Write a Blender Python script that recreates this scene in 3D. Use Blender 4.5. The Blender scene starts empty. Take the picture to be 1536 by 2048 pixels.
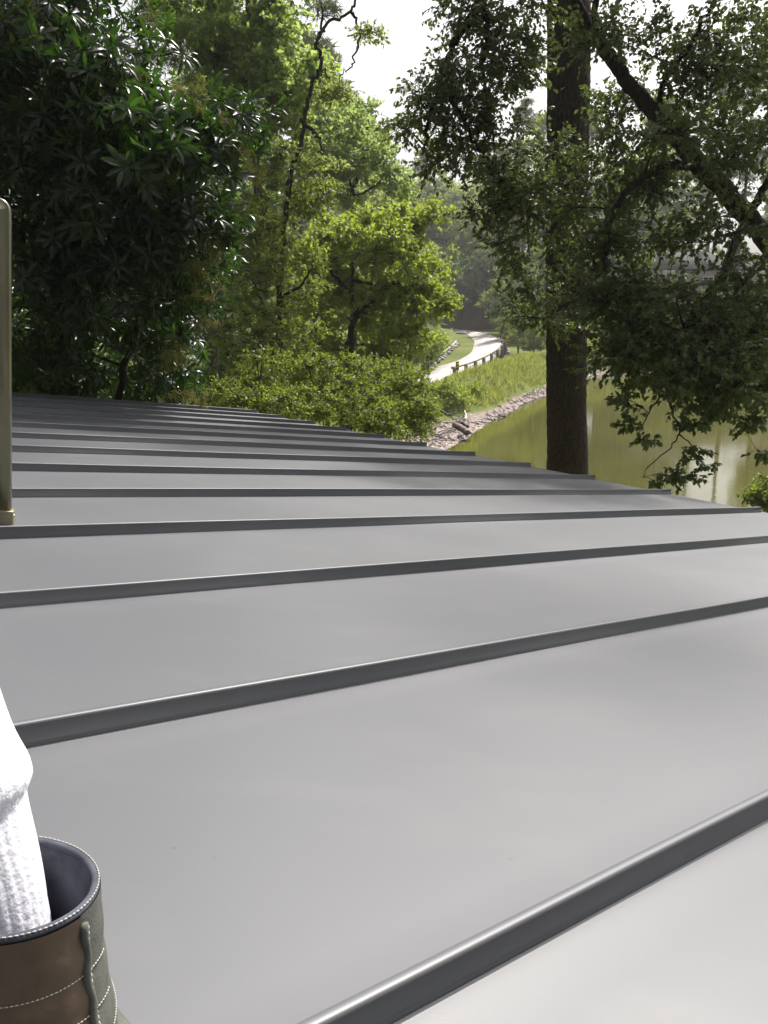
import bpy, bmesh, math, random
import numpy as np
from mathutils import Vector, Matrix

rng = np.random.default_rng(7)
random.seed(7)
scene = bpy.context.scene
col = scene.collection

# ------------------------------------------------------------------ camera, sky, sun, exposure
H = 5.5                                   # camera height above the pond
PITCH = math.radians(14.21)
FPX = 1595.0
cam_data = bpy.data.cameras.new('camera')
cam = bpy.data.objects.new('camera', cam_data)
col.objects.link(cam)
cam.location = (0, 0, H)
cam.rotation_euler = (math.pi / 2 - PITCH, 0, 0)
cam_data.sensor_fit = 'VERTICAL'
cam_data.sensor_height = 36
cam_data.sensor_width = 27
cam_data.lens = FPX / 2048 * 36
cam_data.clip_start = 0.02
cam_data.clip_end = 3000
scene.camera = cam

SUN_AZ, SUN_EL = math.radians(32), math.radians(54)
world = bpy.data.worlds.new('World')
scene.world = world
world.use_nodes = True
wn = world.node_tree
bg = wn.nodes['Background']
sky = wn.nodes.new('ShaderNodeTexSky')
sky.sky_type = 'NISHITA'
sky.sun_disc = False
sky.sun_elevation = SUN_EL
sky.sun_rotation = SUN_AZ
sky.dust_density = 8.0
sky.air_density = 1.0
sky.ozone_density = 1.0
hsv = wn.nodes.new('ShaderNodeHueSaturation')
hsv.inputs['Saturation'].default_value = 0.24
wn.links.new(sky.outputs[0], hsv.inputs['Color'])
wn.links.new(hsv.outputs[0], bg.inputs[0])
bg.inputs[1].default_value = 0.135

sun_data = bpy.data.lights.new('sun', 'SUN')
sun_data.energy = 4.8
sun_data.angle = math.radians(2.5)
sun_data.color = (1.0, 0.955, 0.88)
sun = bpy.data.objects.new('sun', sun_data)
col.objects.link(sun)
SUNV = Vector((math.sin(SUN_AZ) * math.cos(SUN_EL), math.cos(SUN_AZ) * math.cos(SUN_EL), math.sin(SUN_EL)))
sun.rotation_euler = SUNV.to_track_quat('Z', 'Y').to_euler()
sun.location = (30, 30, 60)

scene.view_settings.view_transform = 'Standard'
scene.view_settings.look = 'None'
scene.view_settings.gamma = 1
scene.view_settings.use_curve_mapping = False
scene.view_settings.exposure = 0.6
scene.render.engine = 'CYCLES'
scene.cycles.max_bounces = 8
scene.cycles.diffuse_bounces = 3
scene.cycles.transmission_bounces = 6
scene.cycles.transparent_max_bounces = 8

# ------------------------------------------------------------------ helpers
SP, CP = math.sin(PITCH), math.cos(PITCH)


def ray(px, py):
    a, b = (px - 768) / FPX, (1024 - py) / FPX
    return np.array([a, CP + b * SP, b * CP - SP])


def at(px, py, y):
    """a point of the place seen in direction (px, py), y metres ahead of the camera"""
    d = ray(px, py)
    return np.array([0, 0, H]) + d * (y / d[1])


def on_z(px, py, z):
    d = ray(px, py)
    return np.array([0, 0, H]) + d * ((z - H) / d[2])


def mesh_np(name, V, tris=None, quads=None, smooth=False):
    me = bpy.data.meshes.new(name)
    V = np.asarray(V, np.float32).reshape(-1, 3)
    idx, start = [], []
    n = 0
    for F, k in ((tris, 3), (quads, 4)):
        if F is None or len(F) == 0:
            continue
        F = np.asarray(F, np.int32).reshape(-1, k)
        idx.append(F.ravel())
        start.append(n + np.arange(len(F)) * k)
        n += F.size
    idx = np.concatenate(idx).astype(np.int32)
    start = np.concatenate(start).astype(np.int32)
    me.vertices.add(len(V))
    me.vertices.foreach_set('co', V.ravel())
    me.loops.add(len(idx))
    me.loops.foreach_set('vertex_index', idx)
    me.polygons.add(len(start))
    me.polygons.foreach_set('loop_start', start)
    if smooth:
        me.polygons.foreach_set('use_smooth', np.ones(len(start), bool))
    me.update(calc_edges=True)
    return me


def link(name, me, mat, parent=None, loc=None):
    if me is not None and mat is not None and len(me.materials) == 0:
        me.materials.append(mat)
    o = bpy.data.objects.new(name, me)
    col.objects.link(o)
    if loc is not None:
        o.location = loc
    if parent is not None:
        o.parent = parent
    return o


def tag(o, label=None, cat=None, group=None, kind=None):
    if label: o['label'] = label
    if cat: o['category'] = cat
    if group: o['group'] = group
    if kind: o['kind'] = kind
    return o


def thing(name, label, cat, loc=(0, 0, 0), group=None):
    o = bpy.data.objects.new(name, None)
    col.objects.link(o)
    o.location = loc
    o.empty_display_size = 0.2
    return tag(o, label, cat, group)


class Geo:
    """collects triangles and quads"""
    def __init__(self):
        self.V, self.T, self.Q, self.n = [], [], [], 0

    def add(self, V, T=None, Q=None):
        V = np.asarray(V, float).reshape(-1, 3)
        if T is not None and len(T): self.T.append(np.asarray(T) + self.n)
        if Q is not None and len(Q): self.Q.append(np.asarray(Q) + self.n)
        self.V.append(V)
        self.n += len(V)

    def mesh(self, name, smooth=False, off=None):
        V = np.concatenate(self.V)
        if off is not None:
            V = V - np.asarray(off)
        return mesh_np(name, V, np.concatenate(self.T) if self.T else None,
                       np.concatenate(self.Q) if self.Q else None, smooth)

    def box(self, M, size):
        """box of size (x,y,z) centred at the origin of the 4x4 matrix M"""
        s = np.array(size) / 2
        c = np.array([[x, y, z] for x in (-1, 1) for y in (-1, 1) for z in (-1, 1)]) * s
        M = np.array(M)
        V = c @ M[:3, :3].T + M[:3, 3]
        self.add(V, Q=[[0, 1, 3, 2], [4, 6, 7, 5], [0, 4, 5, 1], [2, 3, 7, 6], [0, 2, 6, 4], [1, 5, 7, 3]])

    def tube(self, P, R, sides=8, rough=0.0, cap=True):
        P = np.asarray(P, float)
        n = len(P)
        R = np.broadcast_to(np.asarray(R, float), (n,))
        T = np.gradient(P, axis=0)
        T /= np.linalg.norm(T, axis=1)[:, None] + 1e-9
        ref = np.array([0.31, 0.95, 0.05]) if abs(T[0, 2]) > 0.7 else np.array([0.1, 0.05, 1.0])
        A = np.cross(T, ref); A /= np.linalg.norm(A, axis=1)[:, None] + 1e-9
        B = np.cross(T, A)
        th = np.arange(sides) / sides * 2 * np.pi
        rr = R[:, None] * (1 + rough * rng.normal(size=(n, sides)))
        V = P[:, None] + rr[..., None] * (np.cos(th)[None, :, None] * A[:, None] + np.sin(th)[None, :, None] * B[:, None])
        i = np.arange(n - 1)[:, None] * sides
        j = np.arange(sides)[None]
        k = (j + 1) % sides
        Q = np.stack([i + j, i + k, i + sides + k, i + sides + j], -1).reshape(-1, 4)
        self.add(V.reshape(-1, 3), Q=Q)
        if cap:
            base = self.n
            self.add([P[0], P[-1]])
            a0 = base - n * sides
            a1 = base - sides
            t = [[base, a0 + (q + 1) % sides, a0 + q] for q in range(sides)]
            t += [[base + 1, a1 + q, a1 + (q + 1) % sides] for q in range(sides)]
            self.T.append(np.array(t))


def smooth_path(P, n=6, jitter=0.0):
    """Catmull-Rom through the points"""
    P = np.asarray(P, float)
    Q = np.vstack([2 * P[0] - P[1], P, 2 * P[-1] - P[-2]])
    out = []
    for i in range(1, len(Q) - 2):
        t = np.linspace(0, 1, n, endpoint=False)[:, None]
        a, b, c, d = Q[i - 1], Q[i], Q[i + 1], Q[i + 2]
        out.append(0.5 * (2 * b + (c - a) * t + (2 * a - 5 * b + 4 * c - d) * t ** 2 + (3 * b - a - 3 * c + d) * t ** 3))
    out.append(P[-1:])
    out = np.concatenate(out)
    if jitter:
        out[1:-1] += rng.normal(size=out[1:-1].shape) * jitter
    return out


def unit(a):
    return a / (np.linalg.norm(a, axis=-1, keepdims=True) + 1e-9)


# ------------------------------------------------------------------ materials
def new_mat(name):
    m = bpy.data.materials.new(name)
    m.use_nodes = True
    nt = m.node_tree
    nt.nodes.clear()
    out = nt.nodes.new('ShaderNodeOutputMaterial')
    return m, nt, out


def N(nt, typ, **kw):
    n = nt.nodes.new('ShaderNode' + typ)
    for k, v in kw.items():
        if k in n.inputs:
            n.inputs[k].default_value = v
        else:
            setattr(n, k, v)
    return n


def ramp(nt, stops):
    r = nt.nodes.new('ShaderNodeValToRGB')
    el = r.color_ramp.elements
    while len(el) < len(stops):
        el.new(0.5)
    for e, (p, c) in zip(el, stops):
        e.position = p
        e.color = (*c, 1)
    return r


def principled(name, color, rough=0.5, metallic=0.0, noise=None, bump=None, spec=0.5, coat=0.0):
    """noise = (scale, colour2, detail, stretch);  bump = (scale, strength, distance, stretch)"""
    m, nt, out = new_mat(name)
    b = N(nt, 'BsdfPrincipled')
    b.inputs['Base Color'].default_value = (*color, 1)
    b.inputs['Roughness'].default_value = rough
    b.inputs['Metallic'].default_value = metallic
    b.inputs['Specular IOR Level'].default_value = spec
    b.inputs['Coat Weight'].default_value = coat
    nt.links.new(b.outputs[0], out.inputs[0])
    tc = N(nt, 'TexCoord')

    def coords(st):
        if st is None:
            return tc.outputs['Object']
        mp = N(nt, 'Mapping')
        mp.inputs['Scale'].default_value = st
        nt.links.new(tc.outputs['Object'], mp.inputs[0])
        return mp.outputs[0]
    if noise:
        nz = N(nt, 'TexNoise', Scale=noise[0], Detail=noise[2])
        nt.links.new(coords(noise[3] if len(noise) > 3 else None), nz.inputs['Vector'])
        r = ramp(nt, [(0.35, color), (0.65, noise[1])])
        nt.links.new(nz.outputs[0], r.inputs[0])
        nt.links.new(r.outputs[0], b.inputs['Base Color'])
    if bump:
        nz = N(nt, 'TexNoise', Scale=bump[0], Detail=6.0)
        nt.links.new(coords(bump[3] if len(bump) > 3 else None), nz.inputs['Vector'])
        bp = N(nt, 'Bump', Strength=bump[1], Distance=bump[2])
        nt.links.new(nz.outputs[0], bp.inputs['Height'])
        nt.links.new(bp.outputs[0], b.inputs['Normal'])
    return m


def leaf_mat(name, c1, c2, trans, tw=0.35, rough=0.42, spec=0.5, clump=0.6, obj_random=False):
    """two-sided leaf: colour varies from leaf to leaf and in loose clumps"""
    m, nt, out = new_mat(name)
    geo = N(nt, 'NewGeometry')
    rnd = geo.outputs['Random Per Island']
    if obj_random:
        rnd = N(nt, 'ObjectInfo').outputs['Random']
    nz = N(nt, 'TexNoise', Scale=clump, Detail=2.0)
    nt.links.new(geo.outputs['Position'], nz.inputs['Vector'])
    mx = N(nt, 'Math', operation='MULTIPLY_ADD')
    nt.links.new(nz.outputs[0], mx.inputs[0])
    mx.inputs[1].default_value = 0.9
    ad = N(nt, 'Math', operation='MULTIPLY')
    nt.links.new(rnd, ad.inputs[0])
    ad.inputs[1].default_value = 0.55
    sb = N(nt, 'Math', operation='SUBTRACT')
    nt.links.new(ad.outputs[0], sb.inputs[0])
    sb.inputs[1].default_value = 0.22
    nt.links.new(sb.outputs[0], mx.inputs[2])
    r = ramp(nt, [(0.15, c1), (0.85, c2)])
    nt.links.new(mx.outputs[0], r.inputs[0])
    b = N(nt, 'BsdfPrincipled')
    b.inputs['Roughness'].default_value = rough
    b.inputs['Specular IOR Level'].default_value = spec
    nt.links.new(r.outputs[0], b.inputs['Base Color'])
    t = N(nt, 'BsdfTranslucent')
    t.inputs[0].default_value = (*trans, 1)
    mix = N(nt, 'MixShader')
    mix.inputs[0].default_value = tw
    nt.links.new(b.outputs[0], mix.inputs[1])
    nt.links.new(t.outputs[0], mix.inputs[2])
    nt.links.new(mix.outputs[0], out.inputs[0])
    return m


def bark_mat(name, dark, light, scale=7.0, stretch=(1, 1, 0.18), strength=0.9, dist=0.03):
    m, nt, out = new_mat(name)
    b = N(nt, 'BsdfPrincipled')
    b.inputs['Roughness'].default_value = 0.9
    b.inputs['Specular IOR Level'].default_value = 0.2
    tc = N(nt, 'TexCoord')
    mp = N(nt, 'Mapping')
    mp.inputs['Scale'].default_value = stretch
    nt.links.new(tc.outputs['Object'], mp.inputs[0])
    n1 = N(nt, 'TexNoise', Scale=scale * 0.6, Detail=4.0)
    nt.links.new(mp.outputs[0], n1.inputs['Vector'])
    vadd = N(nt, 'VectorMath', operation='ADD')
    vs = N(nt, 'VectorMath', operation='SCALE')
    vs.inputs['Scale'].default_value = 0.25
    nt.links.new(n1.outputs['Color'], vs.inputs[0])
    nt.links.new(mp.outputs[0], vadd.inputs[0])
    nt.links.new(vs.outputs[0], vadd.inputs[1])
    vo = N(nt, 'TexVoronoi', feature='DISTANCE_TO_EDGE', Scale=scale)
    nt.links.new(vadd.outputs[0], vo.inputs['Vector'])
    r0 = ramp(nt, [(0.0, (0, 0, 0)), (0.18, (1, 1, 1))])
    nt.links.new(vo.outputs['Distance'], r0.inputs[0])
    n2 = N(nt, 'TexNoise', Scale=scale * 5, Detail=5.0)
    nt.links.new(mp.outputs[0], n2.inputs['Vector'])
    mul = N(nt, 'Math', operation='MULTIPLY')
    nt.links.new(r0.outputs[0], mul.inputs[0])
    nt.links.new(n2.outputs[0], mul.inputs[1])
    r = ramp(nt, [(0.05, dark), (0.62, light)])
    nt.links.new(mul.outputs[0], r.inputs[0])
    nt.links.new(r.outputs[0], b.inputs['Base Color'])
    bp = N(nt, 'Bump', Strength=strength, Distance=dist)
    nt.links.new(mul.outputs[0], bp.inputs['Height'])
    nt.links.new(bp.outputs[0], b.inputs['Normal'])
    nt.links.new(b.outputs[0], out.inputs[0])
    return m


M_pine_bark = bark_mat('pine_bark', (0.018, 0.013, 0.010), (0.050, 0.035, 0.027), 17.0, (1, 1, 0.28), 0.6, 0.015)
M_bark = bark_mat('grey_bark', (0.03, 0.025, 0.02), (0.10, 0.085, 0.07), 16.0, (1, 1, 0.35), 0.6, 0.012)
M_dark_bark = bark_mat('dark_bark', (0.012, 0.009, 0.007), (0.045, 0.035, 0.028), 20.0, (1, 1, 0.35), 0.6, 0.01)

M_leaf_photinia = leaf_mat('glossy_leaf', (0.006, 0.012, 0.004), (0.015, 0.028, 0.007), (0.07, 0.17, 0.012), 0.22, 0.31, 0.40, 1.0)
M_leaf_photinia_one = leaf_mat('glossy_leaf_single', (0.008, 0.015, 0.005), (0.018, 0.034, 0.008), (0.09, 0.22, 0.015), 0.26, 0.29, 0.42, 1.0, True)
M_leaf_right = leaf_mat('dull_leaf', (0.032, 0.044, 0.016), (0.078, 0.098, 0.036), (0.18, 0.25, 0.05), 0.32, 0.5, 0.4, 0.9)
M_leaf_right_one = leaf_mat('dull_leaf_single', (0.032, 0.044, 0.016), (0.078, 0.098, 0.036), (0.18, 0.25, 0.05), 0.32, 0.5, 0.4, 0.9, True)
M_leaf_bright = leaf_mat('bright_leaf', (0.075, 0.11, 0.012), (0.165, 0.198, 0.034), (0.38, 0.48, 0.05), 0.42, 0.5, 0.35, 0.5)
M_leaf_mid = leaf_mat('mid_green_leaf', (0.05, 0.075, 0.014), (0.115, 0.145, 0.028), (0.30, 0.38, 0.035), 0.38, 0.5, 0.35, 0.45)
M_leaf_maple = leaf_mat('fresh_leaf', (0.075, 0.115, 0.035), (0.16, 0.21, 0.07), (0.40, 0.53, 0.12), 0.46, 0.5, 0.35, 0.4)
M_leaf_far = leaf_mat('grey_green_leaf', (0.075, 0.10, 0.03), (0.16, 0.19, 0.06), (0.36, 0.44, 0.09), 0.45, 0.6, 0.3, 0.15)
M_leaf_far2 = leaf_mat('olive_leaf', (0.08, 0.105, 0.022), (0.18, 0.205, 0.05), (0.38, 0.46, 0.07), 0.45, 0.6, 0.3, 0.15)
M_leaf_dark = leaf_mat('deep_green_leaf', (0.036, 0.058, 0.020), (0.085, 0.115, 0.038), (0.18, 0.27, 0.05), 0.34, 0.5, 0.35, 0.3)
M_needle = leaf_mat('pine_needle', (0.05, 0.065, 0.03), (0.10, 0.12, 0.055), (0.14, 0.18, 0.06), 0.3, 0.5, 0.3, 0.3)
M_flower = leaf_mat('yellow_brown_flower', (0.13, 0.125, 0.03), (0.24, 0.225, 0.07), (0.28, 0.27, 0.06), 0.3, 0.8, 0.2, 2.0)
M_grass = leaf_mat('grass_blade', (0.11, 0.135, 0.025), (0.22, 0.235, 0.06), (0.36, 0.40, 0.07), 0.35, 0.6, 0.3, 0.3)

# ------------------------------------------------------------------ leaf templates: (along, across, up) and triangles
LEAF2 = (np.array([[0, 0, 0], [0.45, 0.5, 0.07], [0.45, -0.5, 0.07], [1, 0, -0.06]]), np.array([[0, 2, 3], [0, 3, 1]]))
LEAF_OVATE = (np.array([[0, 0, 0], [0.28, 0.46, 0.06], [0.28, -0.46, 0.06], [0.62, 0.36, 0.04], [0.62, -0.36, 0.04], [0.5, 0, 0.0], [1.0, 0, -0.12]]),
              np.array([[0, 2, 5], [0, 5, 1], [2, 4, 5], [1, 5, 3], [5, 4, 6], [5, 6, 3]]))
LEAF_LONG = (np.array([[0, 0, 0], [0.12, 0, 0.01], [0.4, 0.36, 0.07], [0.4, -0.36, 0.07], [0.42, 0, 0.02], [0.7, 0.5, 0.03], [0.7, -0.5, 0.03], [0.72, 0, -0.03],
                       [0.9, 0.25, -0.09], [0.9, -0.25, -0.09], [1.0, 0, -0.17]]),
             np.array([[1, 3, 4], [1, 4, 2], [3, 6, 7], [3, 7, 4], [4, 7, 5], [4, 5, 2], [6, 9, 7], [7, 9, 10], [7, 10, 8], [7, 8, 5]]))
NEEDLE = (np.array([[0, 0.5, 0], [0, -0.5, 0], [1, 0, -0.05]]), np.array([[0, 1, 2]]))


def leaf_geo(P, D, U, L, W, tm):
    """world-space leaf geometry for arrays of leaves"""
    P, D, U = np.asarray(P), unit(np.asarray(D)), np.asarray(U)
    S = unit(np.cross(U, D))
    U = np.cross(D, S)
    tv, tf = tm
    L = np.broadcast_to(L, (len(P),))[:, None, None]
    W = np.broadcast_to(W, (len(P),))[:, None, None]
    V = P[:, None] + D[:, None] * (tv[None, :, 0:1] * L) + S[:, None] * (tv[None, :, 1:2] * W) + U[:, None] * (tv[None, :, 2:3] * L)
    F = tf[None] + (np.arange(len(P)) * len(tv))[:, None, None]
    return V.reshape(-1, 3), F.reshape(-1, 3)


def to_px(P):
    P = np.asarray(P) - np.array([0, 0, H])
    z = P[:, 1] * CP - P[:, 2] * SP
    y = P[:, 1] * SP + P[:, 2] * CP
    z = np.where(np.abs(z) < 1e-3, 1e-3, z)
    return 768 + P[:, 0] / z * FPX, 1024 - y / z * FPX, z


class Tree:
    """skeleton of limbs, branches reaching for leaf clumps, twigs with leaves"""
    def __init__(self, base):
        self.base = np.array(base, float)
        self.limbs = []                # (name, Geo)
        self.nodes, self.nrad = [], []
        self.br = Geo()
        self.tw = Geo()
        self.P, self.D, self.U, self.L = [], [], [], []

    def limb(self, name, pts, r0, r1, sides=8, n=6, jitter=0.0, rough=0.03, flare=0.0):
        path = smooth_path(pts, n, jitter)
        t = np.linspace(0, 1, len(path))
        R = r0 + (r1 - r0) * t ** 0.8
        if flare:
            R = R + r0 * flare * np.exp(-t * len(pts) * 2.2)
        g = Geo()
        g.tube(path, R, sides, rough)
        self.limbs.append((name, g))
        self.nodes.append(path); self.nrad.append(R)
        return path

    def branch(self, c, start_r=None, sides=5, lift=0.2, jit=0.05):
        nodes = np.concatenate(self.nodes); rad = np.concatenate(self.nrad)
        v = c - nodes
        d = np.linalg.norm(v, axis=1)
        up = np.maximum(0, -v[:, 2]) / (d + 1e-6)
        cost = d * (1 + 0.5 * up) + rad * 0.0
        i = int(np.argmin(cost + (d < 0.05) * 10))
        p0, r0 = nodes[i], rad[i]
        dist = d[i]
        mid = (p0 + c) / 2 + np.array([0, 0, lift * dist]) + rng.normal(size=3) * dist * 0.10
        k = max(4, int(dist / 0.25)) if dist < 6 else 14
        t = np.linspace(0, 1, k)[:, None]
        path = (1 - t) ** 2 * p0 + 2 * t * (1 - t) * mid + t ** 2 * c
        path[1:-1] += rng.normal(size=path[1:-1].shape) * jit * min(dist, 1.5) * 0.25
        ra = min(r0 * 0.65, 0.006 + 0.014 * dist) if start_r is None else start_r
        R = np.linspace(ra, max(0.003, ra * 0.3), k)
        self.br.tube(path, R, sides, 0.0, cap=False)
        self.nodes.append(path[k // 3:]); self.nrad.append(R[k // 3:])
        return path

    def clump(self, c, r, n_twigs, per, leaf, spread=0.7, droop=0.25, flat=0.75, twig_r=0.0, whorl=False, up=0.8, branch=True, lift=0.2):
        """r: ellipsoid half axes (3)"""
        c = np.asarray(c, float)
        r = np.broadcast_to(np.asarray(r, float), (3,))
        if branch:
            path = self.branch(c, lift=lift)
        else:
            path = np.array([c, c])
        tail = path[len(path) // 2:]
        dirs = unit(rng.normal(size=(n_twigs, 3)))
        rad = rng.random(n_twigs) ** 0.45
        E = c + dirs * rad[:, None] * r
        k = rng.integers(0, len(tail), n_twigs)
        S = tail[k] * 0.55 + (c + (E - c) * 0.25) * 0.45
        tv = E - S
        tl = np.linalg.norm(tv, axis=1)
        if twig_r:
            for a, b in zip(S, E):
                m = (a + b) / 2 + np.array([0, 0, 0.08 * np.linalg.norm(b - a)])
                self.tw.tube(np.array([a, m, b]), np.array([twig_r * 1.6, twig_r, twig_r * 0.5]), 3, 0, cap=False)
        if whorl:
            t = np.tile(np.linspace(0.86, 1.0, per), (n_twigs, 1))
        else:
            t = 0.3 + 0.7 * (np.arange(per)[None] + rng.random((n_twigs, per))) / per
        pos = S[:, None] + tv[:, None] * t[..., None]
        td = unit(tv)
        if whorl:
            td = unit(td + np.array([0, -0.15, 0.45]) + rng.normal(size=td.shape) * 0.38)
            a = np.cross(td, np.array([0.2, 0.3, 0.9])); a = unit(a)
            b = np.cross(td, a)
            ph = (np.arange(per) * 2.4)[None] + rng.random((n_twigs, 1)) * 6.28
            open_ = (0.35 + 0.5 * rng.random((n_twigs, 1))) + 0.9 * (1 - np.arange(per) / per)[None] + rng.normal(size=(n_twigs, per)) * 0.22
            side = np.cos(ph)[..., None] * a[:, None] + np.sin(ph)[..., None] * b[:, None]
            D = td[:, None] * np.cos(open_)[..., None] + side * np.sin(open_)[..., None]
            D = D + np.array([0, 0, -droop])
            U = td[:, None] * 1.0 - side * 0.3 + rng.normal(size=D.shape) * 0.12
        else:
            D = td[:, None] * 0.7 + rng.normal(size=pos.shape) * spread + np.array([0, 0, -droop])
            U = rng.normal(size=pos.shape) * flat + np.array([0, 0, up])
        L = leaf * (0.7 + 0.6 * rng.random((n_twigs, per)))
        self.P.append(pos.reshape(-1, 3)); self.D.append(D.reshape(-1, 3)); self.U.append(U.reshape(-1, 3)); self.L.append(L.ravel())

    def build(self, name, label, cat, leaf_m, bark_m, tm=LEAF2, aspect=0.6, group=None, crown='crown', singles=0, single_m=None, min_px=10, twig_m=None):
        root = thing(name, label, cat, self.base, group)
        off = self.base
        for nm, g in self.limbs:
            link(nm, g.mesh(nm, True, off), bark_m, root)
        if self.br.V:
            o = link('branches', self.br.mesh('branches', True, off), bark_m, root)
            o['kind'] = 'stuff'
        if self.tw.V:
            o = link('twigs', self.tw.mesh('twigs', True, off), twig_m or bark_m, root)
            o['kind'] = 'stuff'
        if self.P:
            P, D, U, L = (np.concatenate(a) for a in (self.P, self.D, self.U, self.L))
            keep = np.ones(len(P), bool)
            if singles:
                px, py, z = to_px(P)
                size = L / z * FPX
                ok = (px > 5) & (px < 1530) & (py > 5) & (py < 1000) & (z > 0.5) & (size > min_px)
                order = np.argsort(np.where(ok, z, 1e9))[:singles]
                order = order[ok[order]]
                keep[order] = False
                tv, tf = tm
                me = mesh_np('leaf', tv * np.array([1, aspect, 1]), tf)
                Dn = unit(D[order])
                Sn = unit(np.cross(U[order], Dn))
                Un = np.cross(Dn, Sn)
                for i, q in enumerate(order):
                    lf = link('leaf', me, single_m or leaf_m, root)
                    M = Matrix.Identity(4)
                    for a in range(3):
                        M[a][0], M[a][1], M[a][2] = Dn[i][a] * L[q], Sn[i][a] * L[q], Un[i][a] * L[q]
                        M[a][3] = P[q][a] - off[a]
                    lf.matrix_local = M
            V, F = leaf_geo(P[keep] - off, D[keep], U[keep], L[keep], L[keep] * aspect, tm)
            o = link(crown, mesh_np(crown, V, F), leaf_m, root)
            o['kind'] = 'stuff'
        return root


def blob_points(blobs, yfac=0.6):
    """(px, py, rx, ry, depth, n, thick) -> n spread clump centres in each image-shaped mass at its own distance"""
    out = []
    for px, py, rx, ry, dep, n, thick in blobs:
        pts = []
        tries = 0
        while len(pts) < n and tries < n * 30:
            tries += 1
            a, rr = rng.random() * 6.283, math.sqrt(rng.random())
            q = at(px + rx * rr * math.cos(a), py + ry * rr * math.sin(a), dep + (rng.random() - 0.5) * thick)
            pts.append(q)
        out += pts
    return out


# ------------------------------------------------------------------ the ground, the pond and the road
shore = [on_z(*p, 0.0)[:2] for p in ((885, 899), (905, 888), (922, 881), (940, 866), (960, 852), (985, 838), (1005, 829), (1040, 808), (1085, 790), (1120, 772), (1150, 757),
                                     (1180, 750), (1260, 746), (1360, 744), (1500, 741), (1650, 740))]
shore = [np.array(p) for p in shore]
near = [(75, 62), (80, 45), (70, 30), (50, 20), (30, 13.5), (18, 13), (12, 14.5), (8, 15.5), (4, 14.5), (0, 16.5), (-1.0, 20), (0.3, 26), (1.6, 30)]
POND = np.array([tuple(p) for p in shore] + near)


def seg_dist(X, Y, A, B):
    ab = B - A
    t = np.clip(((X - A[0]) * ab[0] + (Y - A[1]) * ab[1]) / (ab @ ab), 0, 1)
    return np.hypot(X - A[0] - t * ab[0], Y - A[1] - t * ab[1]), t


def pond_sd(X, Y):
    X = np.asarray(X, float); Y = np.asarray(Y, float)
    d = np.full(X.shape, 1e9)
    inside = np.zeros(X.shape, bool)
    n = len(POND)
    for i in range(n):
        A, B = POND[i], POND[(i + 1) % n]
        d = np.minimum(d, seg_dist(X, Y, A, B)[0])
        c = ((A[1] > Y) != (B[1] > Y)) & (X < (B[0] - A[0]) * (Y - A[1]) / (B[1] - A[1] + 1e-12) + A[0])
        inside ^= c
    return np.where(inside, -d, d)


# road edges as seen, with the height of the carriageway at each pair
road_pairs = [((540, 800), (600, 815), 0.95), ((700, 785), (770, 792), 0.9), ((800, 771), (850, 771), 0.9), ((858, 747), (905, 750), 1.0), ((880, 728), (945, 737), 1.15), ((906, 708), (976, 724), 1.5),
              ((918, 693), (1002, 705), 1.95), ((920, 678), (1004, 690), 2.35), ((910, 667), (988, 673), 2.75), ((890, 660), (950, 663), 3.05), ((850, 657), (890, 657), 3.4)]
RL = np.array([on_z(*a, z) for a, b, z in road_pairs])
RR = np.array([on_z(*b, z) for a, b, z in road_pairs])
RL_s, RR_s = smooth_path(RL, 8), smooth_path(RR, 8)
RC = (RL_s + RR_s) / 2
RW = np.hypot(*(RR_s - RL_s)[:, :2].T) / 2


def vnoise(X, Y, f, seed=0):
    a = np.sin(X * f * 1.3 + seed) * np.cos(Y * f * 0.9 + seed * 1.7) + 0.6 * np.sin(X * f * 2.7 + Y * f * 1.9 + seed * 2.3) + 0.4 * np.cos(X * f * 4.1 - Y * f * 5.3 + seed)
    return a / 2.0


def ground_z(X, Y):
    X = np.asarray(X, float); Y = np.asarray(Y, float)
    d = pond_sd(X, Y) + 0.25 * vnoise(X, Y, 1.7, 3)
    z = np.where(d > 0, 0.05 + (0.16 + 0.75 * np.clip((Y - 37) / 8, 0, 1)) * np.minimum(d, 2.2) + 0.65 * (1 - np.exp(-np.maximum(d - 1.5, 0) / 4.0)), np.maximum(-1.2, 0.05 + d * 0.35))
    rise = np.clip((Y - 72) / 40, 0, 1)
    z = z + np.where(d > 0, (rise ** 1.3) * 6.5 * np.clip(d / 12, 0, 1), 0)
    z = z + np.clip((-X - 6) / 40, 0, 1) * 3.0 * np.clip(d / 10, 0, 1)
    z = z + np.clip((Y - 112) / 200, 0, 1) * 14
    z = z + np.where(d > 2, 0.08 * vnoise(X, Y, 0.5, 1), 0)
    # road bed
    best = np.full(X.shape, 1e9); zr = np.zeros(X.shape); w = np.ones(X.shape)
    for i in range(len(RC) - 1):
        dd, t = seg_dist(X, Y, RC[i, :2], RC[i + 1, :2])
        m = dd < best
        best = np.where(m, dd, best)
        zr = np.where(m, RC[i, 2] + t * (RC[i + 1, 2] - RC[i, 2]), zr)
        w = np.where(m, RW[i], w)
    k = np.clip(1 - (best - w - 1.0) / 4.0, 0, 1)
    k = k * k * (3 - 2 * k) * np.clip((d - 0.5) / 2.5, 0, 1)
    return z * (1 - k) + (zr - 0.06) * k


def gz(x, y):
    return float(ground_z(np.array([x]), np.array([y]))[0])


def graded(lo, hi, fine_lo, fine_hi, step, grow=1.25):
    mid = list(np.arange(fine_lo, fine_hi + step, step))
    s, v = step, mid[-1]
    while v < hi:
        s *= grow; v += s; mid.append(v)
    s, v = step, mid[0]
    while v > lo:
        s *= grow; v -= s; mid.insert(0, v)
    return np.array(mid)


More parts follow.
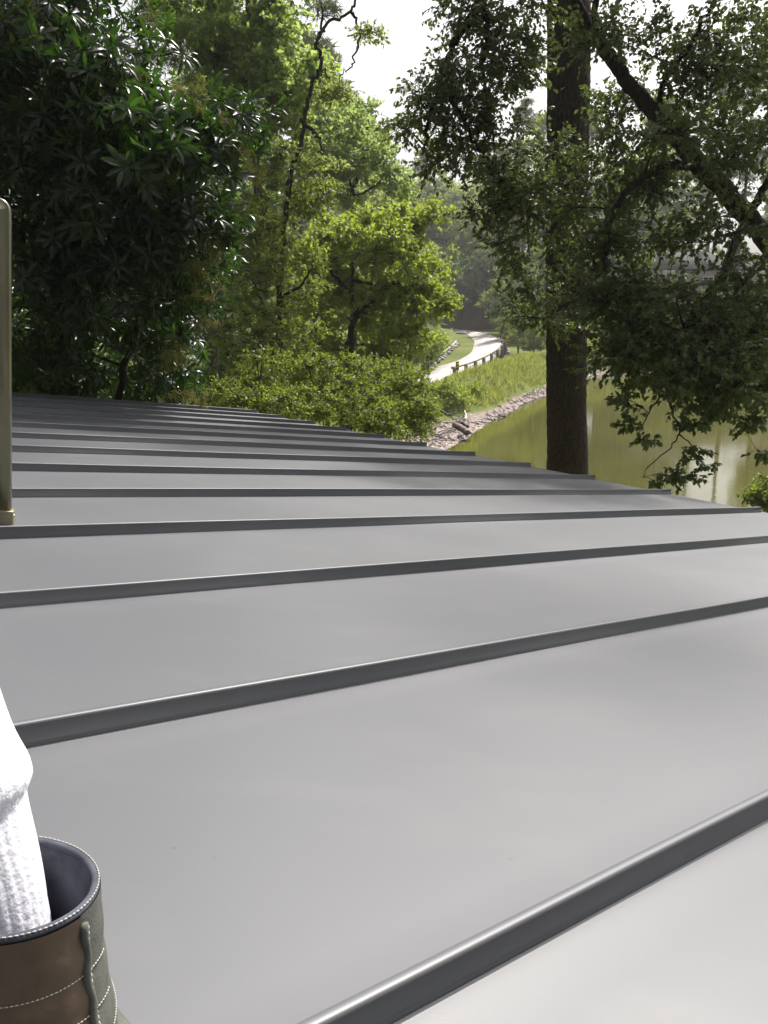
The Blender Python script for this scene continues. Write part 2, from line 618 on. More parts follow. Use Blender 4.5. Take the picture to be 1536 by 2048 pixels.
gx = graded(-900, 900, -30, 60, 0.55)
gy = graded(-400, 1200, -5, 115, 0.6)
GX, GY = np.meshgrid(gx, gy)
GZ = ground_z(GX, GY)
nx, ny = len(gx), len(gy)
ii = (np.arange(ny - 1)[:, None] * nx + np.arange(nx - 1)[None]).reshape(-1)
Q = np.stack([ii, ii + 1, ii + nx + 1, ii + nx], -1)
me = mesh_np('ground', np.stack([GX, GY, GZ], -1).reshape(-1, 3), None, Q, True)


def ground_mat():
    m, nt, out = new_mat('forest_ground')
    b = N(nt, 'BsdfPrincipled')
    b.inputs['Roughness'].default_value = 0.95
    b.inputs['Specular IOR Level'].default_value = 0.1
    geo = N(nt, 'NewGeometry')
    sep = N(nt, 'SeparateXYZ')
    nt.links.new(geo.outputs['Position'], sep.inputs[0])
    n1 = N(nt, 'TexNoise', Scale=0.35, Detail=6.0)
    nt.links.new(geo.outputs['Position'], n1.inputs['Vector'])
    grass = ramp(nt, [(0.35, (0.075, 0.095, 0.022)), (0.6, (0.12, 0.14, 0.035)), (0.75, (0.13, 0.105, 0.05))])
    nt.links.new(n1.outputs[0], grass.inputs[0])
    litter = ramp(nt, [(0.35, (0.05, 0.035, 0.024)), (0.6, (0.12, 0.075, 0.05)), (0.75, (0.09, 0.085, 0.035))])
    nt.links.new(n1.outputs[0], litter.inputs[0])
    fy_ = N(nt, 'MapRange'); fy_.inputs['From Min'].default_value = 100; fy_.inputs['From Max'].default_value = 106
    nt.links.new(sep.outputs['Y'], fy_.inputs['Value'])
    gl = N(nt, 'MixRGB')
    nt.links.new(fy_.outputs[0], gl.inputs[0]); nt.links.new(grass.outputs[0], gl.inputs[1]); nt.links.new(litter.outputs[0], gl.inputs[2])
    grass = gl
    n2 = N(nt, 'TexNoise', Scale=6.0, Detail=8.0)
    nt.links.new(geo.outputs['Position'], n2.inputs['Vector'])
    mud = ramp(nt, [(0.3, (0.10, 0.075, 0.065)), (0.55, (0.24, 0.19, 0.175)), (0.75, (0.40, 0.34, 0.32))])
    nt.links.new(n2.outputs[0], mud.inputs[0])
    # mud shows on the low strand by the water
    ad = N(nt, 'Math', operation='MULTIPLY_ADD')
    nt.links.new(n1.outputs[0], ad.inputs[0]); ad.inputs[1].default_value = 0.35
    nt.links.new(sep.outputs['Z'], ad.inputs[2])
    mr = N(nt, 'MapRange')
    mr.inputs['From Min'].default_value = 0.50; mr.inputs['From Max'].default_value = 0.62
    nt.links.new(ad.outputs[0], mr.inputs['Value'])
    mix = N(nt, 'MixRGB')
    nt.links.new(mr.outputs[0], mix.inputs[0])
    nt.links.new(mud.outputs[0], mix.inputs[1])
    nt.links.new(grass.outputs[0], mix.inputs[2])
    nt.links.new(mix.outputs[0], b.inputs['Base Color'])
    bp = N(nt, 'Bump', Strength=0.8, Distance=0.08)
    nt.links.new(n2.outputs[0], bp.inputs['Height'])
    nt.links.new(bp.outputs[0], b.inputs['Normal'])
    nt.links.new(b.outputs[0], out.inputs[0])
    return m


ground = link('ground', me, ground_mat())
ground['kind'] = 'structure'

# pond
m, nt, out = new_mat('pond_water')
b = N(nt, 'BsdfPrincipled')
b.inputs['Roughness'].default_value = 0.04
b.inputs['IOR'].default_value = 1.33
tcn = N(nt, 'NewGeometry')
n0 = N(nt, 'TexNoise', Scale=0.09, Detail=2.0)
nt.links.new(tcn.outputs['Position'], n0.inputs['Vector'])
r = ramp(nt, [(0.3, (0.042, 0.041, 0.010)), (0.7, (0.072, 0.069, 0.014))])
nt.links.new(n0.outputs[0], r.inputs[0])
nt.links.new(r.outputs[0], b.inputs['Base Color'])
mp = N(nt, 'Mapping'); mp.inputs['Scale'].default_value = (1.0, 2.2, 1)
nt.links.new(tcn.outputs['Position'], mp.inputs[0])
n1 = N(nt, 'TexNoise', Scale=2.2, Detail=3.0)
nt.links.new(mp.outputs[0], n1.inputs['Vector'])
n2 = N(nt, 'TexNoise', Scale=9.0, Detail=2.0)
nt.links.new(mp.outputs[0], n2.inputs['Vector'])
a = N(nt, 'Math', operation='MULTIPLY_ADD'); a.inputs[1].default_value = 0.25
nt.links.new(n2.outputs[0], a.inputs[0]); nt.links.new(n1.outputs[0], a.inputs[2])
bp = N(nt, 'Bump', Strength=0.07, Distance=0.03)
nt.links.new(a.outputs[0], bp.inputs['Height'])
nt.links.new(bp.outputs[0], b.inputs['Normal'])
nt.links.new(b.outputs[0], out.inputs[0])
lo, hi = POND.min(0) - 2, POND.max(0) + 2
pond = link('pond_water', mesh_np('pond_water', [(lo[0], lo[1], 0), (hi[0], lo[1], 0), (hi[0], hi[1], 0), (lo[0], hi[1], 0)], None, [[0, 1, 2, 3]]), m)
pond['kind'] = 'structure'

# road
M_road = principled('worn_asphalt', (0.30, 0.275, 0.27), 0.85, noise=(1.2, (0.40, 0.37, 0.36), 6.0), bump=(30, 0.3, 0.01), spec=0.3)
V, Q = [], []
for i in range(len(RC)):
    c = RC[i] + np.array([0, 0, 0.035])
    L_, R_ = RL_s[i] + [0, 0, 0], RR_s[i] + [0, 0, 0]
    V += [L_ - [0, 0, 0.15], L_, c, R_, R_ - [0, 0, 0.15]]
for i in range(len(RC) - 1):
    for j in range(4):
        Q.append([i * 5 + j, i * 5 + j + 1, i * 5 + j + 6, i * 5 + j + 5])
road = link('road', mesh_np('road', V, None, Q), M_road)
road['kind'] = 'structure'
M_paint = principled('road_paint', (0.55, 0.53, 0.48), 0.7, noise=(3, (0.4, 0.38, 0.34), 4.0))
V, Q = [], []
for i in range(len(RC)):
    u = unit(RR_s[i] - RL_s[i])
    V += [RR_s[i] - u * 0.38 + [0, 0, 0.014], RR_s[i] - u * 0.24 + [0, 0, 0.012]]
Q = [[2 * i, 2 * i + 1, 2 * i + 3, 2 * i + 2] for i in range(len(RC) - 1)]
edge = link('edge_line', mesh_np('edge_line', V, None, Q), M_paint, road)

# ------------------------------------------------------------------ the roof we sit on
HR = 0.50
n_v = np.array([0.10861155, 0.08568154, 0.99038488])
s_v = np.array([0.77740449, 0.6135996, -0.13833941])
e_v = np.array([-0.61955, 0.784955, 0.0000348])
n_v, s_v, e_v = unit(n_v), unit(s_v), unit(e_v)


def roof(e, s, n=0.0):
    return np.array([0, 0, H]) + e * e_v + s * s_v + (n - HR) * n_v


def roof_mat():
    m, nt, out = new_mat('charcoal_painted_steel')
    b = N(nt, 'BsdfPrincipled')
    b.inputs['Roughness'].default_value = 0.45
    b.inputs['Specular IOR Level'].default_value = 0.50
    geo = N(nt, 'NewGeometry')
    n1 = N(nt, 'TexNoise', Scale=1.6, Detail=4.0)
    nt.links.new(geo.outputs['Position'], n1.inputs['Vector'])
    r = ramp(nt, [(0.3, (0.078, 0.080, 0.089)), (0.7, (0.088, 0.090, 0.098))])
    nt.links.new(n1.outputs[0], r.inputs[0])
    # dust specks
    vo = N(nt, 'TexVoronoi', Scale=28.0)
    nt.links.new(geo.outputs['Position'], vo.inputs['Vector'])
    rs = ramp(nt, [(0.05, (1, 1, 1)), (0.085, (0, 0, 0))])
    nt.links.new(vo.outputs['Distance'], rs.inputs[0])
    n3 = N(nt, 'TexNoise', Scale=5.0, Detail=2.0)
    nt.links.new(geo.outputs['Position'], n3.inputs['Vector'])
    rs2 = ramp(nt, [(0.60, (0, 0, 0)), (0.68, (0.8, 0.8, 0.8))])
    nt.links.new(n3.outputs[0], rs2.inputs[0])
    ml = N(nt, 'Math', operation='MULTIPLY')
    nt.links.new(rs.outputs[0], ml.inputs[0]); nt.links.new(rs2.outputs[0], ml.inputs[1])
    mix = N(nt, 'MixRGB')
    mix.inputs[2].default_value = (0.06, 0.05, 0.045, 1)
    nt.links.new(ml.outputs[0], mix.inputs[0]); nt.links.new(r.outputs[0], mix.inputs[1])
    nt.links.new(mix.outputs[0], b.inputs['Base Color'])
    rr = N(nt, 'MapRange')
    rr.inputs['To Min'].default_value = 0.42; rr.inputs['To Max'].default_value = 0.50
    nt.links.new(n1.outputs[0], rr.inputs['Value'])
    nt.links.new(rr.outputs[0], b.inputs['Roughness'])
    mps = N(nt, 'Mapping'); mps.inputs['Scale'].default_value = (1.6, 3.4, 2.0)
    mps.inputs['Rotation'].default_value = (0, 0, math.radians(-38))
    nt.links.new(geo.outputs['Position'], mps.inputs[0])
    n5 = N(nt, 'TexNoise', Scale=2.6, Detail=7.0)
    nt.links.new(mps.outputs[0], n5.inputs['Vector'])
    r5 = ramp(nt, [(0.52, (0, 0, 0)), (0.75, (0.055, 0.055, 0.055))])
    nt.links.new(n5.outputs[0], r5.inputs[0])
    mx5 = N(nt, 'MixRGB')
    mx5.inputs[2].default_value = (0.26, 0.25, 0.23, 1)
    nt.links.new(r5.outputs[0], mx5.inputs[0]); nt.links.new(mix.outputs[0], mx5.inputs[1])
    nt.links.new(mx5.outputs[0], b.inputs['Base Color'])
    # gentle oil-canning of the sheet
    n2 = N(nt, 'TexNoise', Scale=1.1, Detail=1.0)
    nt.links.new(geo.outputs['Position'], n2.inputs['Vector'])
    bp = N(nt, 'Bump', Strength=0.35, Distance=0.02)
    nt.links.new(n2.outputs[0], bp.inputs['Height'])
    n4 = N(nt, 'TexNoise', Scale=420.0, Detail=2.0)
    nt.links.new(geo.outputs['Position'], n4.inputs['Vector'])
    bp2 = N(nt, 'Bump', Strength=0.05, Distance=0.001)
    nt.links.new(n4.outputs[0], bp2.inputs['Height'])
    nt.links.new(bp.outputs[0], bp2.inputs['Normal'])
    nt.links.new(bp2.outputs[0], b.inputs['Normal'])
    nt.links.new(b.outputs[0], out.inputs[0])
    return m


M_roof = roof_mat()
M_trim = principled('charcoal_trim', (0.08, 0.08, 0.085), 0.4, noise=(3, (0.095, 0.095, 0.10), 3.0))
M_wall = principled('grey_siding', (0.32, 0.31, 0.29), 0.8, noise=(4, (0.27, 0.26, 0.245), 5.0), bump=(20, 0.3, 0.01))
S0, S1 = -2.6, 4.60
SP_R = 1.163 * HR
E0 = 0.815 * HR
seam_e = [E0 + SP_R * k for k in range(-8, 14)]
house = thing('house', 'low building under a charcoal standing seam metal roof', 'building', (*roof(2, 1)[:2], 1.2))
hb = np.array(house.location)
edges = [seam_e[0] - 0.30] + seam_e + [seam_e[-1] + 0.30]
ss = np.linspace(S0, S1, 27)
for k in range(len(edges) - 1):
    a, b_ = edges[k], edges[k + 1]
    g = Geo()
    es = np.array([a + 0.0085, a + 0.0105, a + 0.0125] + list(np.linspace(a + 0.08, b_ - 0.08, 7)) + [b_ - 0.0125, b_ - 0.0105, b_ - 0.0085])
    dz = np.array([0.0012, 0.0003, 0.0] + [0] * 7 + [0.0, 0.0003, 0.0012])
    V = []
    ph = rng.random() * 6
    for s in ss:
        for e, z in zip(es, dz):
            wv = 0.0012 * math.sin(s * 2.1 + ph) * math.sin((e - a) / (b_ - a) * math.pi)
            V.append(roof(e, s, z + wv))
    m_ = len(es)
    # folded drip at the eave
    for e, z in zip(es, dz):
        V.append(roof(e, S1 + 0.004, z - 0.005))
    for e, z in zip(es, dz):
        V.append(roof(e, S1 - 0.004, -0.045))
    n_ = len(ss) + 2
    Q = [[i * m_ + j, i * m_ + j + 1, (i + 1) * m_ + j + 1, (i + 1) * m_ + j] for i in range(n_ - 1) for j in range(m_ - 1)]
    Q = [q[::-1] for q in Q]
    g.add(V, Q=Q)
    link('roof_panel', g.mesh('roof_panel', False, hb), M_roof, house)
RH = 0.032
for k, e0 in enumerate(seam_e):
    prof = [(-0.0082, 0.0010), (-0.0078, 0.0045), (-0.0062, 0.0065), (-0.0060, RH - 0.0035), (-0.0052, RH - 0.0012), (-0.0036, RH), (0.0036, RH), (0.0052, RH - 0.0012), (0.0060, RH - 0.0035),
            (0.0062, 0.0065), (0.0078, 0.0045), (0.0082, 0.0010)]
    sl = np.linspace(S0 + 0.05, S1 - 0.035, 60)
    ph = rng.random() * 6
    V = []
    for s in sl:
        wob = 0.0026 * math.sin(s * 1.7 + ph) + 0.0012 * math.sin(s * 5.3 + ph * 2)
        wh = 0.0012 * math.sin(s * 2.3 + ph * 3)
        for (u, z) in prof:
            V.append(roof(e0 + u + wob * (z / RH), s, z + wh * (z / RH)))
    m_ = len(prof)
    Q = [[i * m_ + j, (i + 1) * m_ + j, (i + 1) * m_ + j + 1, i * m_ + j + 1] for i in range(len(sl) - 1) for j in range(m_ - 1)]
    g = Geo(); g.add(V, Q=Q)
    T = []
    b0 = (len(sl) - 1) * m_
    for j in range(1, m_ - 1):
        T += [[b0, b0 + j, b0 + j + 1], [0, j + 1, j]]
    g.T.append(np.array(T))
    o = link('roof_seam', g.mesh('roof_seam', False, hb), M_roof, house)
# gable trims, ridge flashing, fascia and walls under the overhang
for e in (edges[0] - 0.0, edges[-1] + 0.0):
    g = Geo()
    sgn = 1 if e > 0 else -1
    pr = [(0, 0.0), (0.002 * sgn, 0.018), (0.022 * sgn, 0.018), (0.024 * sgn, -0.11), (0.0, -0.11)]
    V = [roof(e + u, s, z) for s in (S0 - 0.05, S1) for u, z in pr]
    Q = [[j, (j + 1) % 5, 5 + (j + 1) % 5, 5 + j] for j in range(5)]
    g.add(V, Q=Q)
    g.T.append(np.array([[0, 1, 2], [0, 2, 3], [0, 3, 4], [5, 7, 6], [5, 8, 7], [5, 9, 8]]))
    link('gable_trim', g.mesh('gable_trim', False, hb), M_trim, house)
g = Geo()
V = [roof(e, s, z) for e in (edges[0], edges[-1]) for s, z in ((S0 + 0.12, 0.034), (S0 - 0.06, 0.036), (S0 - 0.07, -0.12), (S0 + 0.0, -0.12))]
g.add(V, Q=[[0, 1, 5, 4], [1, 2, 6, 5], [2, 3, 7, 6], [3, 0, 4, 7], [3, 2, 1, 0], [4, 5, 6, 7]])
link('ridge_flashing', g.mesh('ridge_flashing', False, hb), M_trim, house)
g = Geo()
V = [roof(e, s, z) for e in (edges[0] + 0.03, edges[-1] - 0.03) for s, z in ((S1 - 0.012, -0.006), (S1 - 0.012, -0.17), (S1 - 0.035, -0.17), (S1 - 0.035, -0.006))]
g.add(V, Q=[[0, 1, 5, 4], [1, 2, 6, 5], [2, 3, 7, 6], [3, 0, 4, 7], [3, 2, 1, 0], [4, 5, 6, 7]])
link('fascia', g.mesh('fascia', False, hb), M_trim, house)
g = Geo()
V = []
for e, s in ((edges[0] + 0.3, S0 + 0.1), (edges[0] + 0.3, S1 - 0.45), (edges[-1] - 0.3, S1 - 0.45), (edges[-1] - 0.3, S0 + 0.1)):
    p = roof(e, s, -0.02)
    V += [p, np.array([p[0], p[1], 0.6])]
g.add(V, Q=[[0, 1, 3, 2], [2, 3, 5, 4], [4, 5, 7, 6], [6, 7, 1, 0], [0, 2, 4, 6]])
link('wall', g.mesh('wall', False, hb), M_wall, house)

# ------------------------------------------------------------------ metal hoop standing on the roof
M_hoop = principled('zinc_steel', (0.20, 0.19, 0.14), 0.26, 0.92, noise=(9, (0.31, 0.29, 0.19), 5.0, (1, 1, 0.25)), bump=(60, 0.08, 0.002))
M_hoop_foot = principled('zinc_bracket', (0.26, 0.24, 0.17), 0.45, 0.8, noise=(20, (0.34, 0.31, 0.2), 4.0))
M_bolt = principled('bolt_steel', (0.5, 0.49, 0.46), 0.35, 1.0)
pf = roof(4.36 * HR, 1.10 * HR, 0.0)
hv = unit(n_v + np.array([-0.034, 0, 0]))
pf = pf + (roof(0, 0.0) - roof(0, 0.014))
hoop = thing('metal_frame', 'galvanised tube frame with rounded top corner standing on the roof', 'frame', pf)
top_h, hw = 0.82, 0.52
side = unit(np.array([-0.98, 0.2, 0.0]))
s_post = roof(4.36 * HR, 1.10 * HR - 0.62, 0)


def sq_tube(path, w, d, rnd=0.25, up=np.array([0.2, 0.98, 0])):
    """rounded square section swept along a path lying in one plane with normal 'up'"""
    g = Geo()
    path = np.asarray(path)
    T = unit(np.gradient(path, axis=0))
    B = unit(up)
    sec = []
    for k in range(4):
        for q in (0.15, 0.5, 0.85):
            a = (k + q) * math.pi / 2
            c, s_ = math.cos(a), math.sin(a)
            pw = 0.28
            sec.append((math.copysign(abs(c) ** pw, c) * w / 2, math.copysign(abs(s_) ** pw, s_) * d / 2))
    V = []
    for p, t in zip(path, T):
        A = unit(np.cross(B, t))
        for x, y in sec:
            V.append(p + A * x + B * y)
    m_ = len(sec)
    Q = [[i * m_ + j, i * m_ + (j + 1) % m_, (i + 1) * m_ + (j + 1) % m_, (i + 1) * m_ + j] for i in range(len(path) - 1) for j in range(m_)]
    g.add(V, Q=Q)
    n0 = (len(path) - 1) * m_
    g.T.append(np.array([[0, j + 1, j] for j in range(1, m_ - 1)] + [[n0, n0 + j, n0 + j + 1] for j in range(1, m_ - 1)]))
    return g


rb = 0.012
arc = [(-rb + rb * math.cos(a), top_h - rb + rb * math.sin(a)) for a in np.linspace(0, math.pi / 2, 7)]
pl = [(0, 0.02), (0, 0.4)] + arc
side = unit(-s_v + 0.35 * e_v)
p2 = [pf - side * u + hv * z for u, z in pl]
endp = pf + side * hw + hv * top_h
p2 += [p2[-1] + (endp - p2[-1]) * t for t in (0.3, 0.9)]
link('upright', sq_tube(p2, 0.034, 0.030, up=np.cross(side, hv)).mesh('upright', True, pf), M_hoop, hoop)
q0 = pf + side * hw
far_roof_z = None
# height of the roof under the second upright
nn = n_v
zq = (np.array([0, 0, H]) - HR * n_v) @ n_v
link('upright', sq_tube([q0 + n_v * 0.02, q0 + n_v * 0.3, endp - hv * 0.012], 0.034, 0.030, up=np.cross(side, hv)).mesh('upright', True, pf), M_hoop, hoop)
for q in (pf, q0):
    g = Geo()
    Mx = Matrix.Translation(Vector(q + n_v * 0.036)) @ Matrix(np.array([-side, np.cross(n_v, -side), n_v]).T.tolist()).to_4x4()
    g.box(Mx, (0.043, 0.040, 0.066))
    ft = g.mesh('foot_bracket', False, pf)
    o = link('foot_bracket', ft, M_hoop_foot, hoop)
    bv = o.modifiers.new('bevel', 'BEVEL'); bv.width = 0.003; bv.segments = 2
    g = Geo()
    R_ = np.array((Mx.to_3x3()))
    ax = R_ @ np.array([1, 0, 0])
    c = q + n_v * 0.053
    g.tube([c + ax * 0.012, c + ax * 0.022, c + ax * 0.0235], [0.005, 0.005, 0.003], 6)
    link('bolt', g.mesh('bolt', False, pf), M_bolt, hoop)
# small clip on top of the bend
g = Geo()
g.box(Matrix.Translation(Vector(pf + side * 0.028 + hv * (top_h + 0.018))), (0.022, 0.02, 0.012))
link('top_clip', g.mesh('top_clip', False, pf), principled('white_plastic', (0.75, 0.75, 0.72), 0.4), hoop)

# ------------------------------------------------------------------ the photographer's leg and boot

# collar centre stands 0.15 above the roof
dd = ray(6, 1774)
CH = 0.195
tt = -(HR - CH) / (n_v @ dd)
bc = np.array([0, 0, H]) + dd * tt
foot = bc - n_v * CH
fx = unit(s_v - 1.0 * e_v); fz = n_v; fy = np.cross(fz, fx)


def bl(x, y, z):
    return foot + fx * x + fy * y + fz * z


person = thing('person', 'person sitting on the roof, only a leg in a white sock and brown boot seen', 'person', foot)
M_brown = principled('brown_leather', (0.085, 0.056, 0.034), 0.5, noise=(25, (0.145, 0.098, 0.06), 6.0), bump=(45, 0.35, 0.004))
M_suede = principled('grey_suede', (0.085, 0.088, 0.078), 0.95, noise=(90, (0.115, 0.118, 0.105), 6.0), bump=(700, 0.35, 0.001), spec=0.15)
M_lining = principled('dark_lining', (0.045, 0.048, 0.062), 0.9, noise=(40, (0.10, 0.105, 0.13), 5.0), bump=(400, 0.4, 0.001), spec=0.2)
M_thread = principled('pale_thread', (0.38, 0.37, 0.34), 0.8)
M_sole = principled('rubber_sole', (0.03, 0.028, 0.026), 0.8)
M_skin = principled('skin', (0.5, 0.32, 0.24), 0.55, noise=(40, (0.46, 0.28, 0.2), 4.0))
M_denim = principled('dark_shorts', (0.04, 0.045, 0.06), 0.9, noise=(200, (0.06, 0.065, 0.085), 4.0))


def sock_mat():
    m, nt, out = new_mat('white_knit')
    b = N(nt, 'BsdfPrincipled')
    b.inputs['Base Color'].default_value = (0.62, 0.62, 0.68, 1)
    b.inputs['Roughness'].default_value = 0.95
    b.inputs['Specular IOR Level'].default_value = 0.1
    b.inputs['Sheen Weight'].default_value = 0.2
    tc = N(nt, 'TexCoord')
    nz = N(nt, 'TexNoise', Scale=260.0, Detail=3.0)
    nt.links.new(tc.outputs['Object'], nz.inputs['Vector'])
    bp = N(nt, 'Bump', Strength=0.5, Distance=0.002)
    nt.links.new(nz.outputs[0], bp.inputs['Height'])
    nt.links.new(bp.outputs[0], b.inputs['Normal'])
    nt.links.new(b.outputs[0], out.inputs[0])
    return m


M_sock = sock_mat()
# section table: height, centre x, half length front/back, half width
SEC = [(0.012, 0.062, 0.148, 0.050), (0.030, 0.062, 0.146, 0.050), (0.048, 0.054, 0.130, 0.0495), (0.066, 0.036, 0.102, 0.049), (0.085, 0.018, 0.077, 0.0485),
       (0.105, 0.008, 0.062, 0.0478), (0.125, 0.005, 0.0590, 0.0472), (0.150, 0.003, 0.0550, 0.0468), (0.175, 0.001, 0.0535, 0.0465), (0.185, 0.001, 0.0530, 0.0465), (0.195, 0.0, 0.0520, 0.0455)]
SECA = np.array(SEC)


def sec_at(z):
    return [np.interp(z, SECA[:, 0], SECA[:, k]) for k in (1, 2, 3)]


def skin_pt(th, z, out=0.0):
    cx_, a, b_ = sec_at(z)
    return bl(cx_ + (a + out) * math.cos(th), (b_ + out) * math.sin(th), z)


zs = np.concatenate([np.linspace(0.012, 0.10, 9), np.linspace(0.105, CH, 16)])


def shaft(name, t0, t1, mat, thick=0.0, bulge=0.0):
    ths = np.linspace(t0, t1, 40)
    V = []
    for z in zs:
        for t in ths:
            bu = bulge * abs(math.sin((z - 0.112) / 0.024 * math.pi)) if z > 0.112 else 0
            V.append(skin_pt(t, z, thick + bu))
    m_ = len(ths)
    Q = [[i * m_ + j, i * m_ + j + 1, (i + 1) * m_ + j + 1, (i + 1) * m_ + j] for i in range(len(zs) - 1) for j in range(m_ - 1)]
    g = Geo(); g.add(V, Q=Q)
    return link(name, g.mesh(name, True, foot), mat, person)


SEAM_A = math.radians(-14)     # the piped seam on the camera side
quarter = shaft('ankle_panel', SEAM_A - 4.2, SEAM_A, M_brown, 0.0010, 0.0016)
vamp = shaft('vamp', SEAM_A, SEAM_A + 2 * math.pi - 4.2, M_suede, 0.0004, 0.0012)
# lining: down the inside of the collar
V = []
ths = np.linspace(0, 2 * math.pi, 49)
for z, ins in ((CH, 0.0016), (CH - 0.004, 0.004), (0.17, 0.0055), (0.14, 0.007), (0.09, 0.012)):
    for t in ths:
        cx_, a, b_ = sec_at(max(z, 0.14))
        w = 0.0016 * math.sin(t * 7 + z * 60)
        V.append(bl(cx_ + (a - ins + w) * math.cos(t), (b_ - ins + w) * math.sin(t), z))
Q = [[i * 49 + j, (i + 1) * 49 + j, (i + 1) * 49 + j + 1, i * 49 + j + 1] for i in range(4) for j in range(48)]
g = Geo(); g.add(V, Q=Q)
lining = link('collar_lining', g.mesh('collar_lining', True, foot), M_lining, person)
# padded rim
th60 = np.linspace(0, 2 * math.pi, 73)
g = Geo(); g.tube([skin_pt(t, CH, -0.0012) + fz * 0.0006 for t in th60], 0.0026, 8, cap=False)
rim = link('collar_rim', g.mesh('collar_rim', True, foot), M_lining, person)


def stitches(pts, r=0.0006, gap=0.45):
    g = Geo()
    pts = np.asarray(pts)
    for a, b_ in zip(pts[:-1], pts[1:]):
        g.tube([a, (a + b_) / 2 + 0.0, a + (b_ - a) * (1 - gap * 0.5)], [r * 0.6, r, r * 0.6], 5)
    return g


g = stitches([skin_pt(t, CH, 0.0005) + fz * 0.0030 for t in np.linspace(0, 2 * math.pi, 110)], 0.00048)
o = link('stitching', g.mesh('stitching', True, foot), M_thread, rim); o['kind'] = 'stuff'
for z in (0.160, 0.136):
    g = stitches([skin_pt(t, z, 0.0018) for t in np.linspace(SEAM_A - 3.9, SEAM_A + 0.45, 95)], 0.00045)
    o = link('stitching', g.mesh('stitching', True, foot), M_thread, quarter); o['kind'] = 'stuff'
g = stitches([skin_pt(t, z, 0.0018) for t, z in zip(np.linspace(SEAM_A - 0.12, SEAM_A + 0.9, 34), np.linspace(0.110, 0.124, 34))], 0.00055)
o = link('stitching', g.mesh('stitching', True, foot), M_thread, vamp); o['kind'] = 'stuff'
g = Geo(); g.tube([skin_pt(SEAM_A + 0.03 + 0.02 * math.sin(z * 230), z, 0.0022) for z in np.linspace(0.190, 0.03, 60)], 0.0024, 8)
o = link('piping', g.mesh('piping', True, foot), M_suede, quarter)
g = stitches([skin_pt(SEAM_A + 0.085, z, 0.0022) for z in np.linspace(0.187, 0.03, 44)], 0.0007)
o = link('stitching', g.mesh('stitching', True, foot), M_thread, vamp); o['kind'] = 'stuff'
# sole
V, Q = [], []
for z, out_ in ((0.0, 0.002), (0.004, 0.006), (0.016, 0.006), (0.020, 0.002)):
    for t in ths:
        V.append(skin_pt(t, 0.012, out_) + fz * (z - 0.012))
Q = [[i * 49 + j, i * 49 + j + 1, (i + 1) * 49 + j + 1, (i + 1) * 49 + j] for i in range(3) for j in range(48)]
g = Geo(); g.add(V, Q=Q)
b0 = g.n
g.add([bl(0.06, 0, 0.0)])
g.T.append(np.array([[b0, j + 1, j] for j in range(48)]))
link('sole', g.mesh('sole', True, foot), M_sole, person)

# leg: ankle in the boot, shin leaning back to the knee, thigh to the hip
leg_path = smooth_path([bl(-0.006, 0.002, 0.09), bl(-0.014, 0.002, 0.17), bl(-0.052, 0.004, 0.26), bl(-0.108, 0.006, 0.36), bl(-0.150, 0.008, 0.45), bl(-0.22, 0.010, 0.455),
                        bl(-0.36, 0.012, 0.32), bl(-0.50, 0.014, 0.17), bl(-0.58, 0.014, 0.10)], 6)
u = np.linspace(0, 8, len(leg_path))
rad = np.interp(u, range(9), [0.031, 0.031, 0.040, 0.051, 0.054, 0.062, 0.073, 0.085, 0.082])
g = Geo(); g.tube(leg_path, rad, 24)
link('leg', g.mesh('leg', True, foot), M_skin, person)
g = Geo()
i0 = 30
g.tube(leg_path[i0:], rad[i0:] + 0.012, 24)
link('shorts', g.mesh('shorts', True, foot), M_denim, person)
# sock: ribbed leg, with a slouched fold over it
axis_n = 60
sp = smooth_path(leg_path[:22], 4)
su = np.linspace(0, 1, len(sp))
sr0 = np.interp(np.linspace(0, 21, len(sp)), range(22), rad[:22])
hgt = (sp - foot) @ fz
rr = sr0 + 0.0045 + np.where(hgt > 0.226, 0.0045 * np.clip((hgt - 0.226) / 0.006, 0, 1), 0)
rr = rr + 0.0025 * np.exp(-((hgt - 0.238) / 0.012) ** 2)
sides = 96
T = unit(np.gradient(sp, axis=0))
A = unit(np.cross(T, fx + 0 * T)); B = np.cross(T, A)
th = np.arange(sides) / sides * 2 * np.pi
wr = 0.0006 * np.cos(th[None] * 32) * np.where(hgt < 0.226, 1, 0.35)[:, None]
wr = wr + 0.0014 * np.sin(th[None] * 2 + hgt[:, None] * 70) * np.clip((hgt - 0.228) / 0.02, 0, 1)[:, None]
RRR = rr[:, None] + wr
V = sp[:, None] + RRR[..., None] * (np.cos(th)[None, :, None] * A[:, None] + np.sin(th)[None, :, None] * B[:, None])
i = np.arange(len(sp) - 1)[:, None] * sides; j = np.arange(sides)[None]; k = (j + 1) % sides
Q = np.stack([i + j, i + k, i + sides + k, i + sides + j], -1).reshape(-1, 4)
link('sock', mesh_np('sock', V.reshape(-1, 3) - foot, None, Q, True), M_sock, person)

# ------------------------------------------------------------------ guardrails, markers, stones, driftwood
M_wood = principled('weathered_wood', (0.10, 0.082, 0.062), 0.85, noise=(3, (0.19, 0.16, 0.12), 6.0, (1, 1, 0.4)), bump=(12, 0.5, 0.02))
M_rail = principled('pale_rail', (0.42, 0.39, 0.33), 0.7, noise=(4, (0.33, 0.29, 0.24), 5.0), bump=(10, 0.3, 0.01))


